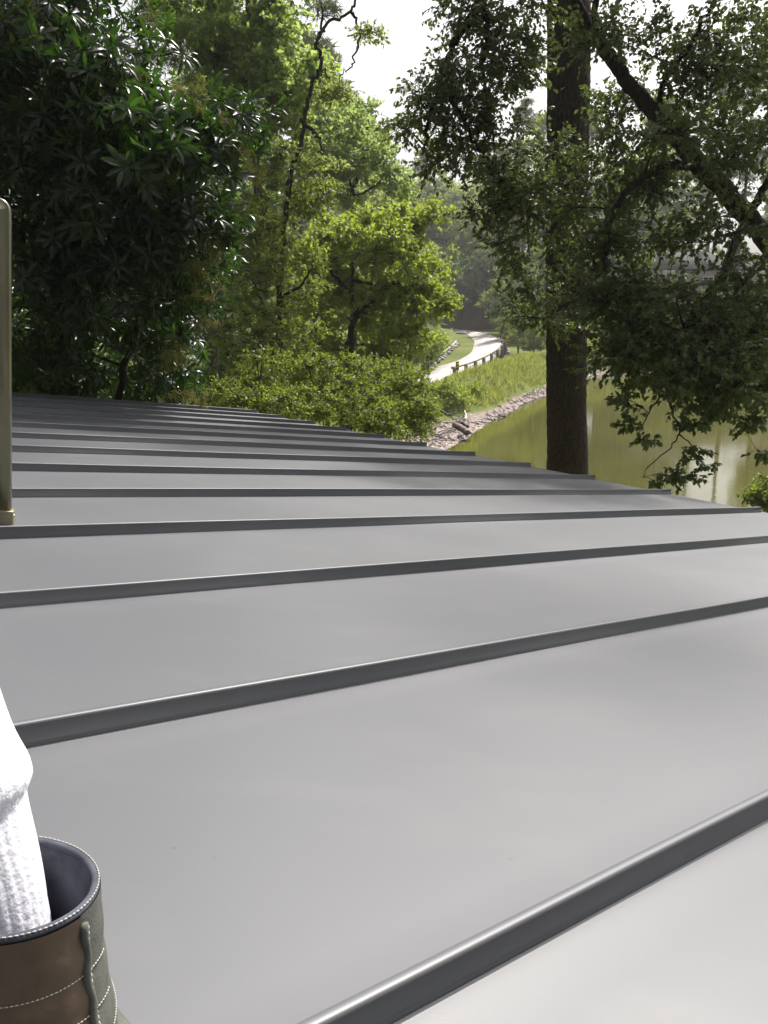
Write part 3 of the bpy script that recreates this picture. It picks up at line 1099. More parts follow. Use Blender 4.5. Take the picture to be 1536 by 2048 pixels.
def guardrail(edge_pts, outward, label, n_posts):
    """timber posts carrying one rail along a road edge"""
    path = smooth_path(edge_pts, 10)
    seg = np.r_[0, np.cumsum(np.linalg.norm(np.diff(path, axis=0), axis=1))]
    f = lambda s_: np.array([np.interp(s_, seg, path[:, k]) for k in range(3)])
    root = thing('guardrail', label, 'guardrail', path[0], 'timber guardrails along the road')
    rp = [f(s_) for s_ in np.linspace(0, seg[-1], n_posts * 3)]
    T = unit(np.gradient(np.array(rp), axis=0))
    V = []
    for p, t in zip(rp, T):
        sd = unit(np.cross(t, [0, 0, 1]))
        for x, z in ((-0.06, 0.48), (-0.06, 0.64), (0.06, 0.64), (0.06, 0.48)):
            V.append(p + sd * x + np.array([0, 0, z]))
    Q = [[i_ * 4 + j_, i_ * 4 + (j_ + 1) % 4, (i_ + 1) * 4 + (j_ + 1) % 4, (i_ + 1) * 4 + j_] for i_ in range(len(rp) - 1) for j_ in range(4)]
    n0 = (len(rp) - 1) * 4
    Q += [[0, 3, 2, 1], [n0, n0 + 1, n0 + 2, n0 + 3]]
    g = Geo(); g.add(V, Q=Q)
    link('rail', g.mesh('rail', False, path[0]), M_rail, root)
    pm = None
    for s_ in np.linspace(0.15, seg[-1] - 0.15, n_posts):
        p = f(s_)
        t = unit(f(min(s_ + 0.2, seg[-1])) - f(s_ - 0.1))
        sd = unit(np.cross(t, [0, 0, 1])) * outward
        if pm is None:
            g = Geo(); g.box(Matrix.Translation((0, 0, 0.02)), (0.22, 0.22, 1.16))
            pm = g.mesh('post')
        o = link('post', pm, M_wood, root)
        q = p + sd * 0.17 - path[0]
        o.location = q
        o.rotation_euler = (random.uniform(-.04, .04), random.uniform(-.04, .04), math.atan2(t[1], t[0]))
    return root


rt = [on_z(903, 752, 1.02), on_z(930, 744, 1.12), on_z(958, 733, 1.3), on_z(982, 720, 1.6), on_z(1001, 706, 1.95), on_z(1009, 692, 2.35)]
guardrail(rt, 1, 'timber guardrail between the road and the grassy bank', 9)
lt = [on_z(850, 745, 1.0), on_z(873, 727, 1.15), on_z(898, 708, 1.5), on_z(912, 694, 1.9)]
guardrail(lt, -1, 'timber guardrail half hidden by bushes on the inner side of the road', 8)

M_yel = principled('marker_yellow', (0.75, 0.50, 0.03), 0.5)
M_blk = principled('marker_black', (0.012, 0.012, 0.012), 0.5)
M_steel = principled('marker_post', (0.35, 0.34, 0.32), 0.5, 0.6)


def marker(px, py, z, label):
    p = on_z(px, py, z)
    root = thing('object_marker', label, 'road marker', p, 'striped road markers')
    g = Geo(); g.box(Matrix.Translation((0, 0, 0.55)), (0.06, 0.05, 1.3))
    link('post', g.mesh('post'), M_steel, root)
    g = Geo(); g.box(Matrix.Translation((0, -0.042, 0.93)), (0.22, 0.02, 0.62))
    pl = link('panel', g.mesh('panel'), M_yel, root)
    for k in range(3):
        z0 = 0.67 + k * 0.2
        V = [(-0.11, -0.056, z0), (0.11, -0.056, z0 + 0.1), (0.11, -0.056, z0 + 0.2), (-0.11, -0.056, z0 + 0.1)]
        V = [(x, y, min(z_, 1.235)) for x, y, z_ in V]
        link('stripe', mesh_np('stripe', V, None, [[0, 1, 2, 3]]), M_blk, pl)
    return root


marker(914, 760, 0.95, 'yellow and black striped marker at the near end of the guardrail')
marker(1013, 703, 2.2, 'small striped marker at the far end of the guardrail by the dark trees')

# stones along the road edges, pebbles on the strand
M_rock = principled('pale_stone', (0.15, 0.135, 0.125), 0.9, noise=(2.5, (0.33, 0.30, 0.28), 5.0), bump=(8, 0.6, 0.03))


def rocks(name, centres, rlo, rhi, flat=0.6):
    g = Geo()
    ico = np.array([(0, 0, 1), (0.89, 0, 0.45), (0.28, 0.85, 0.45), (-0.72, 0.53, 0.45), (-0.72, -0.53, 0.45), (0.28, -0.85, 0.45),
                    (0.72, 0.53, -0.45), (-0.28, 0.85, -0.45), (-0.89, 0, -0.45), (-0.28, -0.85, -0.45), (0.72, -0.53, -0.45), (0, 0, -1)])
    fc = np.array([(0, 1, 2), (0, 2, 3), (0, 3, 4), (0, 4, 5), (0, 5, 1), (1, 6, 2), (2, 7, 3), (3, 8, 4), (4, 9, 5), (5, 10, 1), (6, 7, 2), (7, 8, 3), (8, 9, 4), (9, 10, 5), (10, 6, 1),
                   (11, 7, 6), (11, 8, 7), (11, 9, 8), (11, 10, 9), (11, 6, 10)])
    for c in centres:
        r_ = rlo + (rhi - rlo) * rng.random() ** 2
        v = ico * (1 + 0.25 * rng.normal(size=(12, 1))) * np.array([1, 0.5 + 0.5 * rng.random(), flat]) * r_
        a = rng.random() * 6.28
        R_ = np.array([[math.cos(a), -math.sin(a), 0], [math.sin(a), math.cos(a), 0], [0, 0, 1]])
        g.add(v @ R_.T + c + np.array([0, 0, r_ * flat * 0.3]), T=fc)
    o = link(name, g.mesh(name), M_rock)
    return o


cs = []
for k in range(260):
    q = rng.random()
    i_ = 46 + q * 34
    a = RR_s[int(i_)]
    u = unit(RR_s[int(i_)] - RL_s[int(i_)])
    p = a + u * (0.3 + 1.6 * rng.random()) 
    cs.append([p[0], p[1], gz(p[0], p[1])])
for k in range(110):
    i_ = 26 + rng.random() * 22
    a = RL_s[int(i_)]
    u = unit(RL_s[int(i_)] - RR_s[int(i_)])
    p = a + u * (0.1 + 0.8 * rng.random())
    cs.append([p[0], p[1], gz(p[0], p[1])])
o = rocks('roadside_rubble', np.array(cs), 0.10, 0.38)
tag(o, 'loose pale stones along both edges of the road', 'rubble', kind='stuff')

cs = []
SHW = np.array(shore)
while len(cs) < 1500:
    k = rng.integers(0, 9)
    t = rng.random()
    a, b_ = SHW[k], SHW[k + 1]
    d_ = unit(b_ - a)
    nrm_ = np.array([-d_[1], d_[0]])
    wmax = 3.2 if k < 4 else 0.45
    p = a + (b_ - a) * t + nrm_ * (rng.random() * wmax - 0.15)
    cs.append([p[0], p[1], gz(p[0], p[1])])
o = rocks('shore_pebbles', np.array(cs), 0.025, 0.11, 0.5)
tag(o, 'pale pebbles and litter along the muddy shore', 'pebbles', kind='stuff')

M_drift = principled('wet_driftwood', (0.055, 0.038, 0.03), 0.7, noise=(4, (0.13, 0.10, 0.085), 6.0, (0.3, 1, 1)), bump=(14, 0.5, 0.02))
M_drift_pale = principled('bleached_wood', (0.50, 0.45, 0.40), 0.8, noise=(5, (0.38, 0.33, 0.28), 5.0), bump=(14, 0.4, 0.01))


def drift(name, label, px, r_, mat, z_up=0.0, forks=()):
    pts = []
    for x, y in px:
        q = on_z(x, y, 0.25)
        q[2] = gz(q[0], q[1]) + r_ * 0.7 + z_up
        pts.append(q)
    root = thing(name, label, 'driftwood', pts[0], 'driftwood on the muddy shore')
    path = smooth_path(pts, 6, 0.015)
    g = Geo(); g.tube(path, np.linspace(r_ * 0.75, r_ * 0.55, len(path)) * (1 + 0.35 * np.sin(np.linspace(0.3, 2.8, len(path)))), 9, 0.06)
    link('log', g.mesh('log', True, pts[0]), mat, root)
    for i_, dx in forks:
        q = path[i_]
        g = Geo(); g.tube(smooth_path([q, q + np.array(dx) * 0.5 + [0, 0, 0.06], q + np.array(dx)], 4), np.linspace(r_ * 0.4, r_ * 0.1, 9), 5)
        link('stub', g.mesh('stub', True, pts[0]), mat, root)
    return root


drift('driftwood_log', 'thick dark log lying highest on the muddy strand', [(908, 852), (922, 855), (937, 862)], 0.17, M_drift, forks=((3, (0.2, 0.3, 0.35)),))
drift('driftwood_log', 'dark flat log just behind the thickest log', [(912, 848), (925, 847), (936, 850)], 0.11, M_drift)
drift('driftwood_log', 'thin dark log stranded near the top of the mud', [(878, 840), (890, 843), (905, 842)], 0.08, M_drift, forks=((4, (0.3, -0.2, 0.3)),))
drift('driftwood_log', 'short dark log lying nearest the waterline', [(916, 868), (924, 868), (931, 871)], 0.10, M_drift)
drift('driftwood_log', 'pair of dark forked sticks low on the mud beside the roof', [(864, 866), (874, 869), (886, 871)], 0.06, M_drift, forks=((5, (0.5, 0.3, 0.15)), (8, (0.4, -0.3, 0.1))))
drift('driftwood_branch', 'pale bent branch standing up among the dark logs', [(929, 845), (932, 842), (929, 838)], 0.06, M_drift_pale, 0.15)
drift('driftwood_branch', 'thin dark branch reaching from the shore into the water', [(996, 826), (1008, 825), (1018, 824), (1024, 822)], 0.05, M_drift, 0.10)
g = Geo()
for k in range(150):
    i_ = rng.integers(0, 4); t = rng.random()
    a, b_ = SHW[i_], SHW[i_ + 1]
    d_ = unit(b_ - a); nrm_ = np.array([-d_[1], d_[0]])
    p = a + (b_ - a) * t + nrm_ * (0.3 + rng.random() * 3.4)
    ang = rng.random() * 3.14
    v = np.array([math.cos(ang), math.sin(ang), 0]) * (0.15 + 0.5 * rng.random())
    c = np.array([p[0], p[1], gz(*p) + 0.03])
    g.tube([c - v, c + [0, 0, 0.02 + 0.04 * rng.random()], c + v], 0.008 + 0.02 * rng.random(), 4, cap=False)
o = link('debris', g.mesh('debris'), M_drift)
tag(o, 'broken twigs and sticks scattered over the muddy strand', 'sticks', kind='stuff')

# ------------------------------------------------------------------ grass on the banks
def scatter_grass(name, label, accept, box, n, hlo, hhi, w, mat=M_grass):
    X = box[0] + (box[1] - box[0]) * rng.random(n)
    Y = box[2] + (box[3] - box[2]) * rng.random(n)
    Z = ground_z(X, Y)
    d = pond_sd(X, Y)
    ok = accept(X, Y, Z, d)
    X, Y, Z = X[ok], Y[ok], Z[ok]
    k = len(X)
    P = np.stack([X, Y, Z - 0.03], -1)
    hh = (hlo + (hhi - hlo) * rng.random(k)) * (0.75 + 0.5 * np.clip(vnoise(X, Y, 0.9, 5) + 0.5, 0, 1))
    D = np.stack([rng.normal(size=k) * 0.28, rng.normal(size=k) * 0.28, np.ones(k)], -1)
    U = np.stack([rng.normal(size=k), rng.normal(size=k) - 0.5, 0.1 * np.ones(k)], -1)
    tv = np.array([[0, 0.5, 0], [0, -0.5, 0], [0.55, 0.38, 0.06], [0.55, -0.38, 0.06], [1, 0, 0.25]])
    V, F = leaf_geo(P, D, U, hh, w, (tv, np.array([[0, 1, 3], [0, 3, 2], [2, 3, 4]])))
    o = link(name, mesh_np(name, V, F), mat)
    tag(o, label, 'grass', kind='stuff')
    return o


def road_dist(X, Y):
    best = np.full(X.shape, 1e9)
    for i_ in range(0, len(RC) - 1):
        dd_, t = seg_dist(X, Y, RC[i_, :2], RC[i_ + 1, :2])
        best = np.minimum(best, dd_ - RW[i_])
    return best


scatter_grass('bank_grass', 'tall grass on the bank between the road and the pond', lambda X, Y, Z, d: (d > 2.2 - 1.75 * np.clip((Y - 36) / 8, 0, 1) + 0.4 * vnoise(X, Y, 1.2, 2)) & (road_dist(X, Y) > 0.5) & (Z < 3), (-6, 26, 28, 92), 130000, 0.25, 0.6, 0.05)
scatter_grass('far_grass', 'bright grass strip on the far shore of the pond', lambda X, Y, Z, d: (d > 1.5) & (d < 16), (24, 70, 62, 100), 40000, 0.2, 0.5, 0.06)

# ------------------------------------------------------------------ trees
def px_path(*pts):
    return [at(*p) for p in pts]


# --- the big pine trunk by the eave
pb = at(1134, 965, 11.2)
zb = gz(pb[0], pb[1])
t = Tree((pb[0], pb[1], zb))
path = [np.array([pb[0] + 0.02, pb[1], zb - 0.1])] + px_path((1134, 965, 11.2), (1133, 800, 11.2), (1133, 600, 11.2), (1134, 400, 11.2), (1137, 200, 11.2), (1138, 0, 11.2), (1142, -300, 11.3), (1150, -800, 11.4), (1160, -1500, 11.5))
pth = smooth_path(path, 28)
R = np.interp(np.linspace(0, 1, len(pth)), [0, 0.08, 0.2, 0.6, 0.75, 1], [0.40, 0.295, 0.272, 0.268, 0.262, 0.16])
g = Geo()
nseg, sides = len(pth), 56
tubeR = R[:, None] * np.ones((1, sides))
th = np.arange(sides) / sides * 2 * np.pi
zz = pth[:, 2][:, None]
plate = np.sin(th[None] * 9 + 1.2 * np.sin(zz * 3.1)) * 0.5 + np.sin(th[None] * 17 + 2.0 * np.sin(zz * 5.3 + 1)) * 0.5
tubeR = tubeR + 0.004 * plate + 0.005 * rng.normal(size=(nseg, sides))
V = pth[:, None] + tubeR[..., None] * np.stack([np.cos(th), np.sin(th), 0 * th], -1)[None]
i = np.arange(nseg - 1)[:, None] * sides; j = np.arange(sides)[None]; k = (j + 1) % sides
g.add(V.reshape(-1, 3), Q=np.stack([i + j, i + k, i + sides + k, i + sides + j], -1).reshape(-1, 4))
t.limbs.append(('trunk', g))
t.nodes.append(pth[::6]); t.nrad.append(R[::6])
top = pth[-1]
for k in range(26):
    a = rng.random() * 6.28
    rr_ = 1.0 + 3.6 * rng.random()
    c = top + np.array([math.cos(a) * rr_, math.sin(a) * rr_, rng.uniform(-2.5, 2.5)])
    t.clump(c, (0.9, 0.9, 0.45), 26, 26, 0.17, spread=0.9, droop=0.0, flat=1.0, twig_r=0.008)
pine = t.build('pine_tree', 'thick dark pine trunk standing just beyond the eave against the pond', 'tree', M_needle, M_pine_bark, NEEDLE, 0.05)

# --- the leaning tree on the right
tb = at(1905, 1250, 8.3)
t = Tree((tb[0], tb[1], gz(tb[0], tb[1])))
stem = [np.array([tb[0] + 0.1, tb[1], gz(tb[0], tb[1]) - 0.1])] + px_path((1800, 950, 8.3), (1660, 680, 8.2), (1555, 510, 8.2), (1480, 415, 8.2), (1395, 325, 8.2), (1310, 225, 8.3), (1250, 155, 8.4), (1200, 85, 8.4), (1150, 0, 8.5), (1110, -120, 8.6), (1090, -320, 8.8), (1120, -560, 9.2))
t.limb('trunk', stem, 0.140, 0.028, 12, 8, 0.006, 0.04, 0.3)
J = 0.012
t.limb('limb', px_path((1415, 345, 8.2), (1372, 330, 8.1), (1330, 333, 8.0), (1285, 355, 7.9), (1245, 395, 7.9), (1222, 440, 7.9), (1210, 520, 7.8), (1190, 600, 7.8)), 0.055, 0.012, 8, 6, J)
t.limb('limb', px_path((1495, 435, 8.2), (1515, 400, 8.1), (1540, 355, 8.0), (1575, 290, 7.9), (1600, 180, 7.8)), 0.05, 0.02, 8, 6, J)
t.limb('limb', px_path((1500, 440, 8.2), (1468, 490, 7.8), (1440, 560, 7.5), (1405, 600, 7.3), (1370, 660, 7.1), (1345, 740, 6.9), (1343, 775, 6.8)), 0.05, 0.012, 8, 6, J)
t.limb('limb', px_path((1343, 775, 6.8), (1338, 800, 6.75), (1352, 840, 6.7), (1358, 868, 6.7), (1335, 900, 6.65), (1300, 930, 6.6), (1285, 955, 6.6)), 0.012, 0.003, 6, 6, J * 0.6)
t.limb('limb', px_path((1343, 775, 6.8), (1315, 800, 6.7), (1290, 840, 6.7), (1275, 880, 6.6)), 0.009, 0.003, 6, 6, J * 0.6)
t.limb('limb', px_path((1358, 868, 6.7), (1385, 890, 6.7), (1405, 930, 6.6)), 0.007, 0.003, 5, 5, J * 0.6)
t.limb('limb', px_path((1110, -120, 8.6), (1050, -110, 8.8), (990, -60, 9.0), (955, 15, 9.1), (915, 75, 9.2), (888, 135, 9.2), (872, 190, 9.2), (858, 240, 9.2), (848, 290, 9.1)), 0.075, 0.016, 8, 6, J)
t.limb('limb', px_path((962, 5, 9.1), (975, 50, 9.2), (972, 95, 9.3), (962, 120, 9.3), (972, 190, 9.3), (985, 260, 9.3), (990, 340, 9.3)), 0.04, 0.012, 7, 6, J)
t.limb('limb', px_path((878, 165, 9.2), (905, 205, 9.1), (930, 240, 9.0), (945, 280, 9.0), (975, 320, 9.0), (988, 352, 9.0), (1010, 420, 8.9)), 0.03, 0.010, 7, 6, J)
t.limb('limb', px_path((1800, 950, 8.3), (1760, 820, 7.9), (1690, 740, 7.6), (1600, 700, 7.3), (1510, 690, 7.2), (1440, 720, 7.0)), 0.07, 0.015, 8, 6, J)
t.limb('limb', px_path((1310, 225, 8.3), (1340, 140, 8.1), (1400, 60, 7.9), (1450, -60, 7.8), (1480, -220, 7.7)), 0.03, 0.012, 8, 6, J)
t.limb('limb', px_path((1200, 85, 8.4), (1190, 20, 8.2), (1210, -80, 8.0), (1180, -220, 7.8)), 0.04, 0.02, 8, 6, J)
right_blobs = [
    (1230, 640, 70, 70, 7.7, 12, 1.0), (1340, 650, 90, 80, 7.3, 18, 1.0), (1460, 660, 90, 80, 7.3, 18, 1.0), (1300, 715, 80, 40, 7.2, 12, 0.9), (1410, 750, 90, 60, 7.0, 16, 0.8), (1500, 770, 60, 60, 7.0, 12, 0.8),
    (1200, 560, 60, 70, 7.8, 8, 1.0), (1240, 720, 40, 40, 7.3, 6, 0.8), (1290, 580, 70, 40, 7.7, 7, 1.0),
    (1130, 390, 90, 80, 8.7, 9, 1.2), (1060, 420, 80, 80, 8.9, 12, 1.2), (1130, 500, 70, 60, 8.6, 4, 1.2), (1040, 320, 70, 50, 8.9, 9, 1.0), (1010, 500, 40, 50, 8.9, 4, 1.0), (1045, 580, 40, 50, 8.9, 4, 1.0),
    (1240, 310, 80, 70, 8.7, 10, 0.8), (1310, 400, 80, 60, 8.4, 9, 0.8), (1300, 480, 110, 50, 8.0, 11, 1.0), (1440, 220, 90, 90, 8.4, 15, 1.2), (1340, 100, 90, 80, 8.1, 9, 1.2), (1470, 80, 90, 90, 7.9, 12, 1.4),
    (1480, 320, 70, 50, 7.9, 8, 1.0), (1450, 430, 60, 60, 7.9, 6, 1.0), (1230, 190, 50, 50, 8.4, 5, 1.0), (1220, 60, 50, 60, 8.3, 7, 1.0), (1520, 560, 50, 60, 7.6, 6, 1.0),
    (1350, 265, 50, 30, 7.4, 4, 0.5), (1000, 420, 60, 60, 8.9, 7, 1.0), (1070, 620, 40, 50, 8.7, 4, 0.8),
    (940, 170, 60, 50, 9.1, 9, 0.8), (880, 200, 60, 50, 9.2, 9, 0.8), (830, 250, 40, 35, 9.2, 4, 0.6), (955, 80, 50, 60, 9.2, 9, 0.8), (1040, 120, 55, 70, 9.1, 9, 0.8), (1000, 220, 60, 50, 9.2, 9, 0.8),
    (905, 290, 60, 40, 9.1, 7, 0.8), (1060, 30, 45, 45, 9.0, 5, 0.8), (930, 20, 40, 40, 9.1, 4, 0.6), (870, 320, 30, 30, 9.1, 2, 0.5),
    (1000, -90, 90, 70, 9.0, 9, 1.5), (1150, -220, 150, 120, 8.7, 18, 2.0), (1350, -200, 150, 130, 8.2, 18, 2.0), (1500, -200, 130, 120, 7.8, 14, 2.0), (1640, 100, 120, 160, 7.8, 22, 2.0), (1120, -480, 220, 150, 9.0, 30, 2.5),
    (1430, -420, 200, 150, 8.0, 26, 2.5), (1640, 420, 90, 150, 7.7, 14, 1.5), (1620, 680, 80, 120, 7.4, 12, 1.2)]
for c in blob_points(right_blobs):
    t.clump(c, (0.44, 0.44, 0.32), 18, 12, 0.046, spread=0.65, droop=0.45, flat=0.6, twig_r=0.0022, up=0.9)
for px, py, rx, ry, dep, n in ((1270, 800, 30, 30, 6.7, 4), (1262, 850, 25, 30, 6.65, 3), (1290, 880, 25, 15, 6.6, 2), (1375, 830, 35, 30, 6.75, 5), (1412, 840, 25, 20, 6.8, 3), (1335, 955, 35, 22, 6.6, 4), (1395, 940, 25, 25, 6.6, 3),
                               (1405, 905, 20, 15, 6.6, 2), (1505, 850, 25, 45, 6.9, 5), (1525, 920, 15, 30, 6.9, 2), (1310, 780, 30, 20, 6.8, 3), (1440, 810, 50, 20, 6.9, 5)):
    for c in blob_points([(px, py, rx, ry, dep, n, 0.3)]):
        t.clump(c, (0.14, 0.14, 0.07), 8, 7, 0.048, spread=0.55, droop=0.4, flat=0.5, twig_r=0.0014, up=1.0)
right_tree = t.build('leaning_tree', 'tree leaning in from the right with drooping sprays over the pond', 'tree', M_leaf_right, M_dark_bark, LEAF_OVATE, 0.66, singles=300, single_m=M_leaf_right_one)

# --- the glossy evergreen on the left, with flower panicles
eb = at(120, 900, 8.6)
t = Tree((eb[0], eb[1], gz(eb[0], eb[1])))
b0 = t.base
t.limb('trunk', [b0 + [0, 0, -0.1], b0 + [0.05, 0.05, 1.4], b0 + [0.0, 0, 2.8], b0 + [-0.15, 0.1, 4.2], b0 + [-0.1, 0.1, 5.8], b0 + [-0.2, 0.1, 7.4], b0 + [-0.2, 0.1, 8.8]], 0.13, 0.03, 8, 6, 0.02, 0.04, 0.4)
t.limb('limb', [b0 + [0.0, 0, 2.0], b0 + [0.5, -0.2, 3.2], b0 + [1.0, -0.5, 4.2], b0 + [1.3, -0.8, 5.0]], 0.06, 0.02, 7, 6, 0.02)
t.limb('limb', [b0 + [0.0, 0, 1.6], b0 + [0.6, -0.6, 2.4], b0 + [1.2, -1.0, 3.0], b0 + [1.5, -1.2, 3.4]], 0.05, 0.02, 7, 6, 0.02)
t.limb('limb', [b0 + [0.0, 0, 2.4], b0 + [-0.6, -0.6, 3.6], b0 + [-0.8, -0.9, 4.4]], 0.06, 0.02, 7, 6, 0.02)
ever_blobs = [(40, 80, 120, 110, 7.3, 26, 1.6), (150, 180, 110, 100, 7.2, 26, 1.6), (250, 260, 110, 80, 7.0, 22, 1.4), (60, 300, 110, 100, 7.2, 24, 1.4), (190, 380, 120, 90, 7.0, 26, 1.4), (340, 330, 100, 90, 7.0, 22, 1.4),
              (60, 480, 110, 90, 7.3, 22, 1.4), (200, 540, 130, 90, 7.2, 26, 1.4), (325, 480, 85, 90, 7.2, 20, 1.4), (60, 640, 110, 90, 8.2, 24, 1.4), (200, 670, 130, 80, 8.2, 28, 1.4), (340, 620, 90, 80, 8.1, 20, 1.2),
              (-60, 200, 100, 200, 7.4, 20, 1.6), (-60, 560, 90, 200, 7.5, 18, 1.6), (405, 420, 45, 60, 7.2, 6, 1.0), (400, 560, 40, 70, 7.4, 6, 0.8), (100, 30, 140, 90, 7.6, 16, 1.6), (250, 120, 90, 80, 7.8, 10, 1.4),
              (60, 750, 120, 40, 8.7, 18, 1.0), (220, 760, 110, 40, 8.9, 16, 1.0), (350, 745, 60, 50, 9.0, 10, 1.0), (480, 230, 50, 40, 7.2, 5, 0.8), (0, -200, 200, 160, 7.6, 36, 2.0), (200, -60, 110, 80, 7.8, 12, 1.6), (0, -500, 220, 160, 8.0, 30, 2.0), (-220, 250, 120, 220, 7.8, 20, 1.6), (-200, 600, 110, 150, 8.0, 12, 1.6)]
for c in blob_points(ever_blobs):
    t.clump(c, (0.26, 0.26, 0.24), 6, 9, 0.135, droop=0.22, twig_r=0.004, whorl=True)
for c in blob_points([(a_, b_, c_, d_, e_ + 0.15, max(2, f_ // 2), g_) for a_, b_, c_, d_, e_, f_, g_ in ever_blobs]):
    t.clump(c, (0.36, 0.36, 0.30), 9, 7, 0.10, spread=0.55, droop=0.55, flat=0.7, twig_r=0.003)
for c in blob_points([(345, 270, 60, 40, 6.3, 7, 0.5), (280, 310, 60, 40, 6.4, 5, 0.5), (180, 150, 60, 40, 6.6, 4, 0.5), (90, 260, 60, 40, 6.5, 4, 0.5), (400, 310, 45, 35, 6.4, 5, 0.4)]):
    t.clump(c, (0.16, 0.16, 0.14), 3, 11, 0.165, droop=0.12, twig_r=0.005, whorl=True)
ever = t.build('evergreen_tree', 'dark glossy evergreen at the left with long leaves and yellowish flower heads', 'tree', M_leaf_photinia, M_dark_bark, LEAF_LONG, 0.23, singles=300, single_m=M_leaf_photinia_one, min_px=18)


def panicle(c, r_):
    n = 520
    d = unit(rng.normal(size=(n, 3))); rad = rng.random(n) ** 0.7
    sub = rng.normal(size=(7, 3)) * np.array([0.75, 0.6, 0.6]) * r_
    P = c + sub[rng.integers(0, 7, n)] + d * rad[:, None] * r_ * np.array([0.55, 0.55, 0.4])
    V, F = leaf_geo(P, unit(d + rng.normal(size=(n, 3)) * 0.8), rng.normal(size=(n, 3)), r_ * 0.12, r_ * 0.09, LEAF2)
    g = Geo(); g.add(V, T=F)
    for k in range(14):
        g.tube([c + [0, 0, -r_ * 0.9], (c + P[k]) / 2, P[k]], 0.0025, 3, cap=False)
    return g


for px, py, dep, r_ in ((20, 30, 6.6, 0.14), (45, 50, 6.6, 0.11), (5, 55, 6.6, 0.1), (385, 190, 6.5, 0.10), (365, 175, 6.5, 0.08), (405, 215, 6.5, 0.08), (262, 140, 6.8, 0.07), (470, 310, 6.6, 0.09), (500, 330, 6.6, 0.07), (485, 345, 6.7, 0.07),
                        (430, 490, 6.9, 0.10), (415, 520, 6.9, 0.09), (390, 545, 6.9, 0.08), (440, 470, 6.9, 0.08), (400, 475, 7.0, 0.08), (425, 580, 6.9, 0.09), (395, 590, 7.0, 0.08), (400, 640, 7.0, 0.08), (415, 650, 7.0, 0.07), (360, 700, 7.1, 0.08),
                        (335, 730, 7.2, 0.08), (260, 620, 7.1, 0.05), (345, 710, 7.1, 0.07), (300, 30, 7.0, 0.06), (355, 720, 7.2, 0.07), (370, 790, 7.6, 0.09), (400, 800, 7.6, 0.07), (435, 510, 6.9, 0.06), (448, 245, 6.6, 0.06)):
    c = at(px, py, dep)
    link('flower_head', panicle(c, r_).mesh('flower_head', False, ever.location), M_flower, ever)['kind'] = 'stuff'


# --- mid-distance leafy trees, each built where it stands
def leafy(name, label, base_px, dep, limbs, blobs, leaf, mat, bark, clump_r, twigs, per, group=None, cat='tree', twig_r=0.004, r0=0.09, droop=0.3, aspect=0.6, up=0.7, base_z=None, spread=0.7, flat=0.75, tm=LEAF2):
    p = at(base_px[0], base_px[1], dep)
    z0 = gz(p[0], p[1])
    t_ = Tree((p[0], p[1], z0))
    for nm, pts, ra, rb_ in limbs:
        pts = [at(x, y, d_) for x, y, d_ in pts]
        if nm == 'trunk':
            q = pts[0]
            t_.base = np.array([q[0], q[1], gz(q[0], q[1])])
            pts = [np.array([q[0], q[1], t_.base[2] - 0.1])] + pts
        t_.limb(nm, pts, ra, rb_, 8, 6, 0.02, 0.03, 0.3 if nm == 'trunk' else 0)
    for c in blob_points(blobs):
        t_.clump(c, clump_r, twigs, per, leaf, spread=spread, droop=droop, flat=flat, twig_r=twig_r, up=up)
    return t_.build(name, label, cat, mat, bark, tm, aspect, group)


leafy('dogwood_tree', 'bright yellow green tree with a forked dark trunk beside the road', (690, 800), 22,
      [('trunk', [(690, 815, 22), (688, 760, 22), (695, 700, 22), (706, 650, 22), (712, 625, 22), (704, 590, 22.1), (706, 520, 22.2), (715, 460, 22.2)], 0.16, 0.03),
       ('limb', [(710, 635, 22), (735, 612, 21.7), (770, 590, 21.5), (800, 545, 21.3)], 0.07, 0.02),
       ('limb', [(706, 560, 22.1), (760, 570, 22), (800, 565, 21.8), (830, 545, 21.6)], 0.05, 0.015),
       ('limb', [(690, 700, 22), (640, 690, 21.8), (600, 660, 21.6)], 0.05, 0.015),
       ('limb', [(692, 690, 22), (740, 690, 21.6), (780, 715, 21.2)], 0.04, 0.012),
       ('limb', [(705, 590, 22.1), (660, 540, 22.2), (640, 490, 22.3)], 0.06, 0.015)],
      [(715, 470, 75, 45, 22, 22, 4), (650, 500, 60, 50, 22, 14, 4), (780, 510, 70, 50, 22, 18, 4), (840, 570, 50, 50, 21.8, 13, 3), (865, 600, 28, 40, 21.5, 6, 1.5), (885, 615, 12, 25, 21.3, 3, 0.8), (700, 560, 90, 50, 23, 18, 1.6), (620, 580, 60, 60, 22, 12, 4),
       (780, 610, 70, 50, 21.5, 14, 3), (630, 670, 50, 50, 21.5, 10, 3), (740, 650, 50, 30, 23, 6, 1), (800, 680, 50, 40, 21, 9, 2.5), (740, 730, 60, 35, 21, 9, 2), (860, 440, 40, 25, 22.5, 5, 1.5), (810, 440, 50, 25, 22.5, 6, 2)],
      0.125, M_leaf_bright, M_dark_bark, (0.58, 0.58, 0.42), 22, 10)
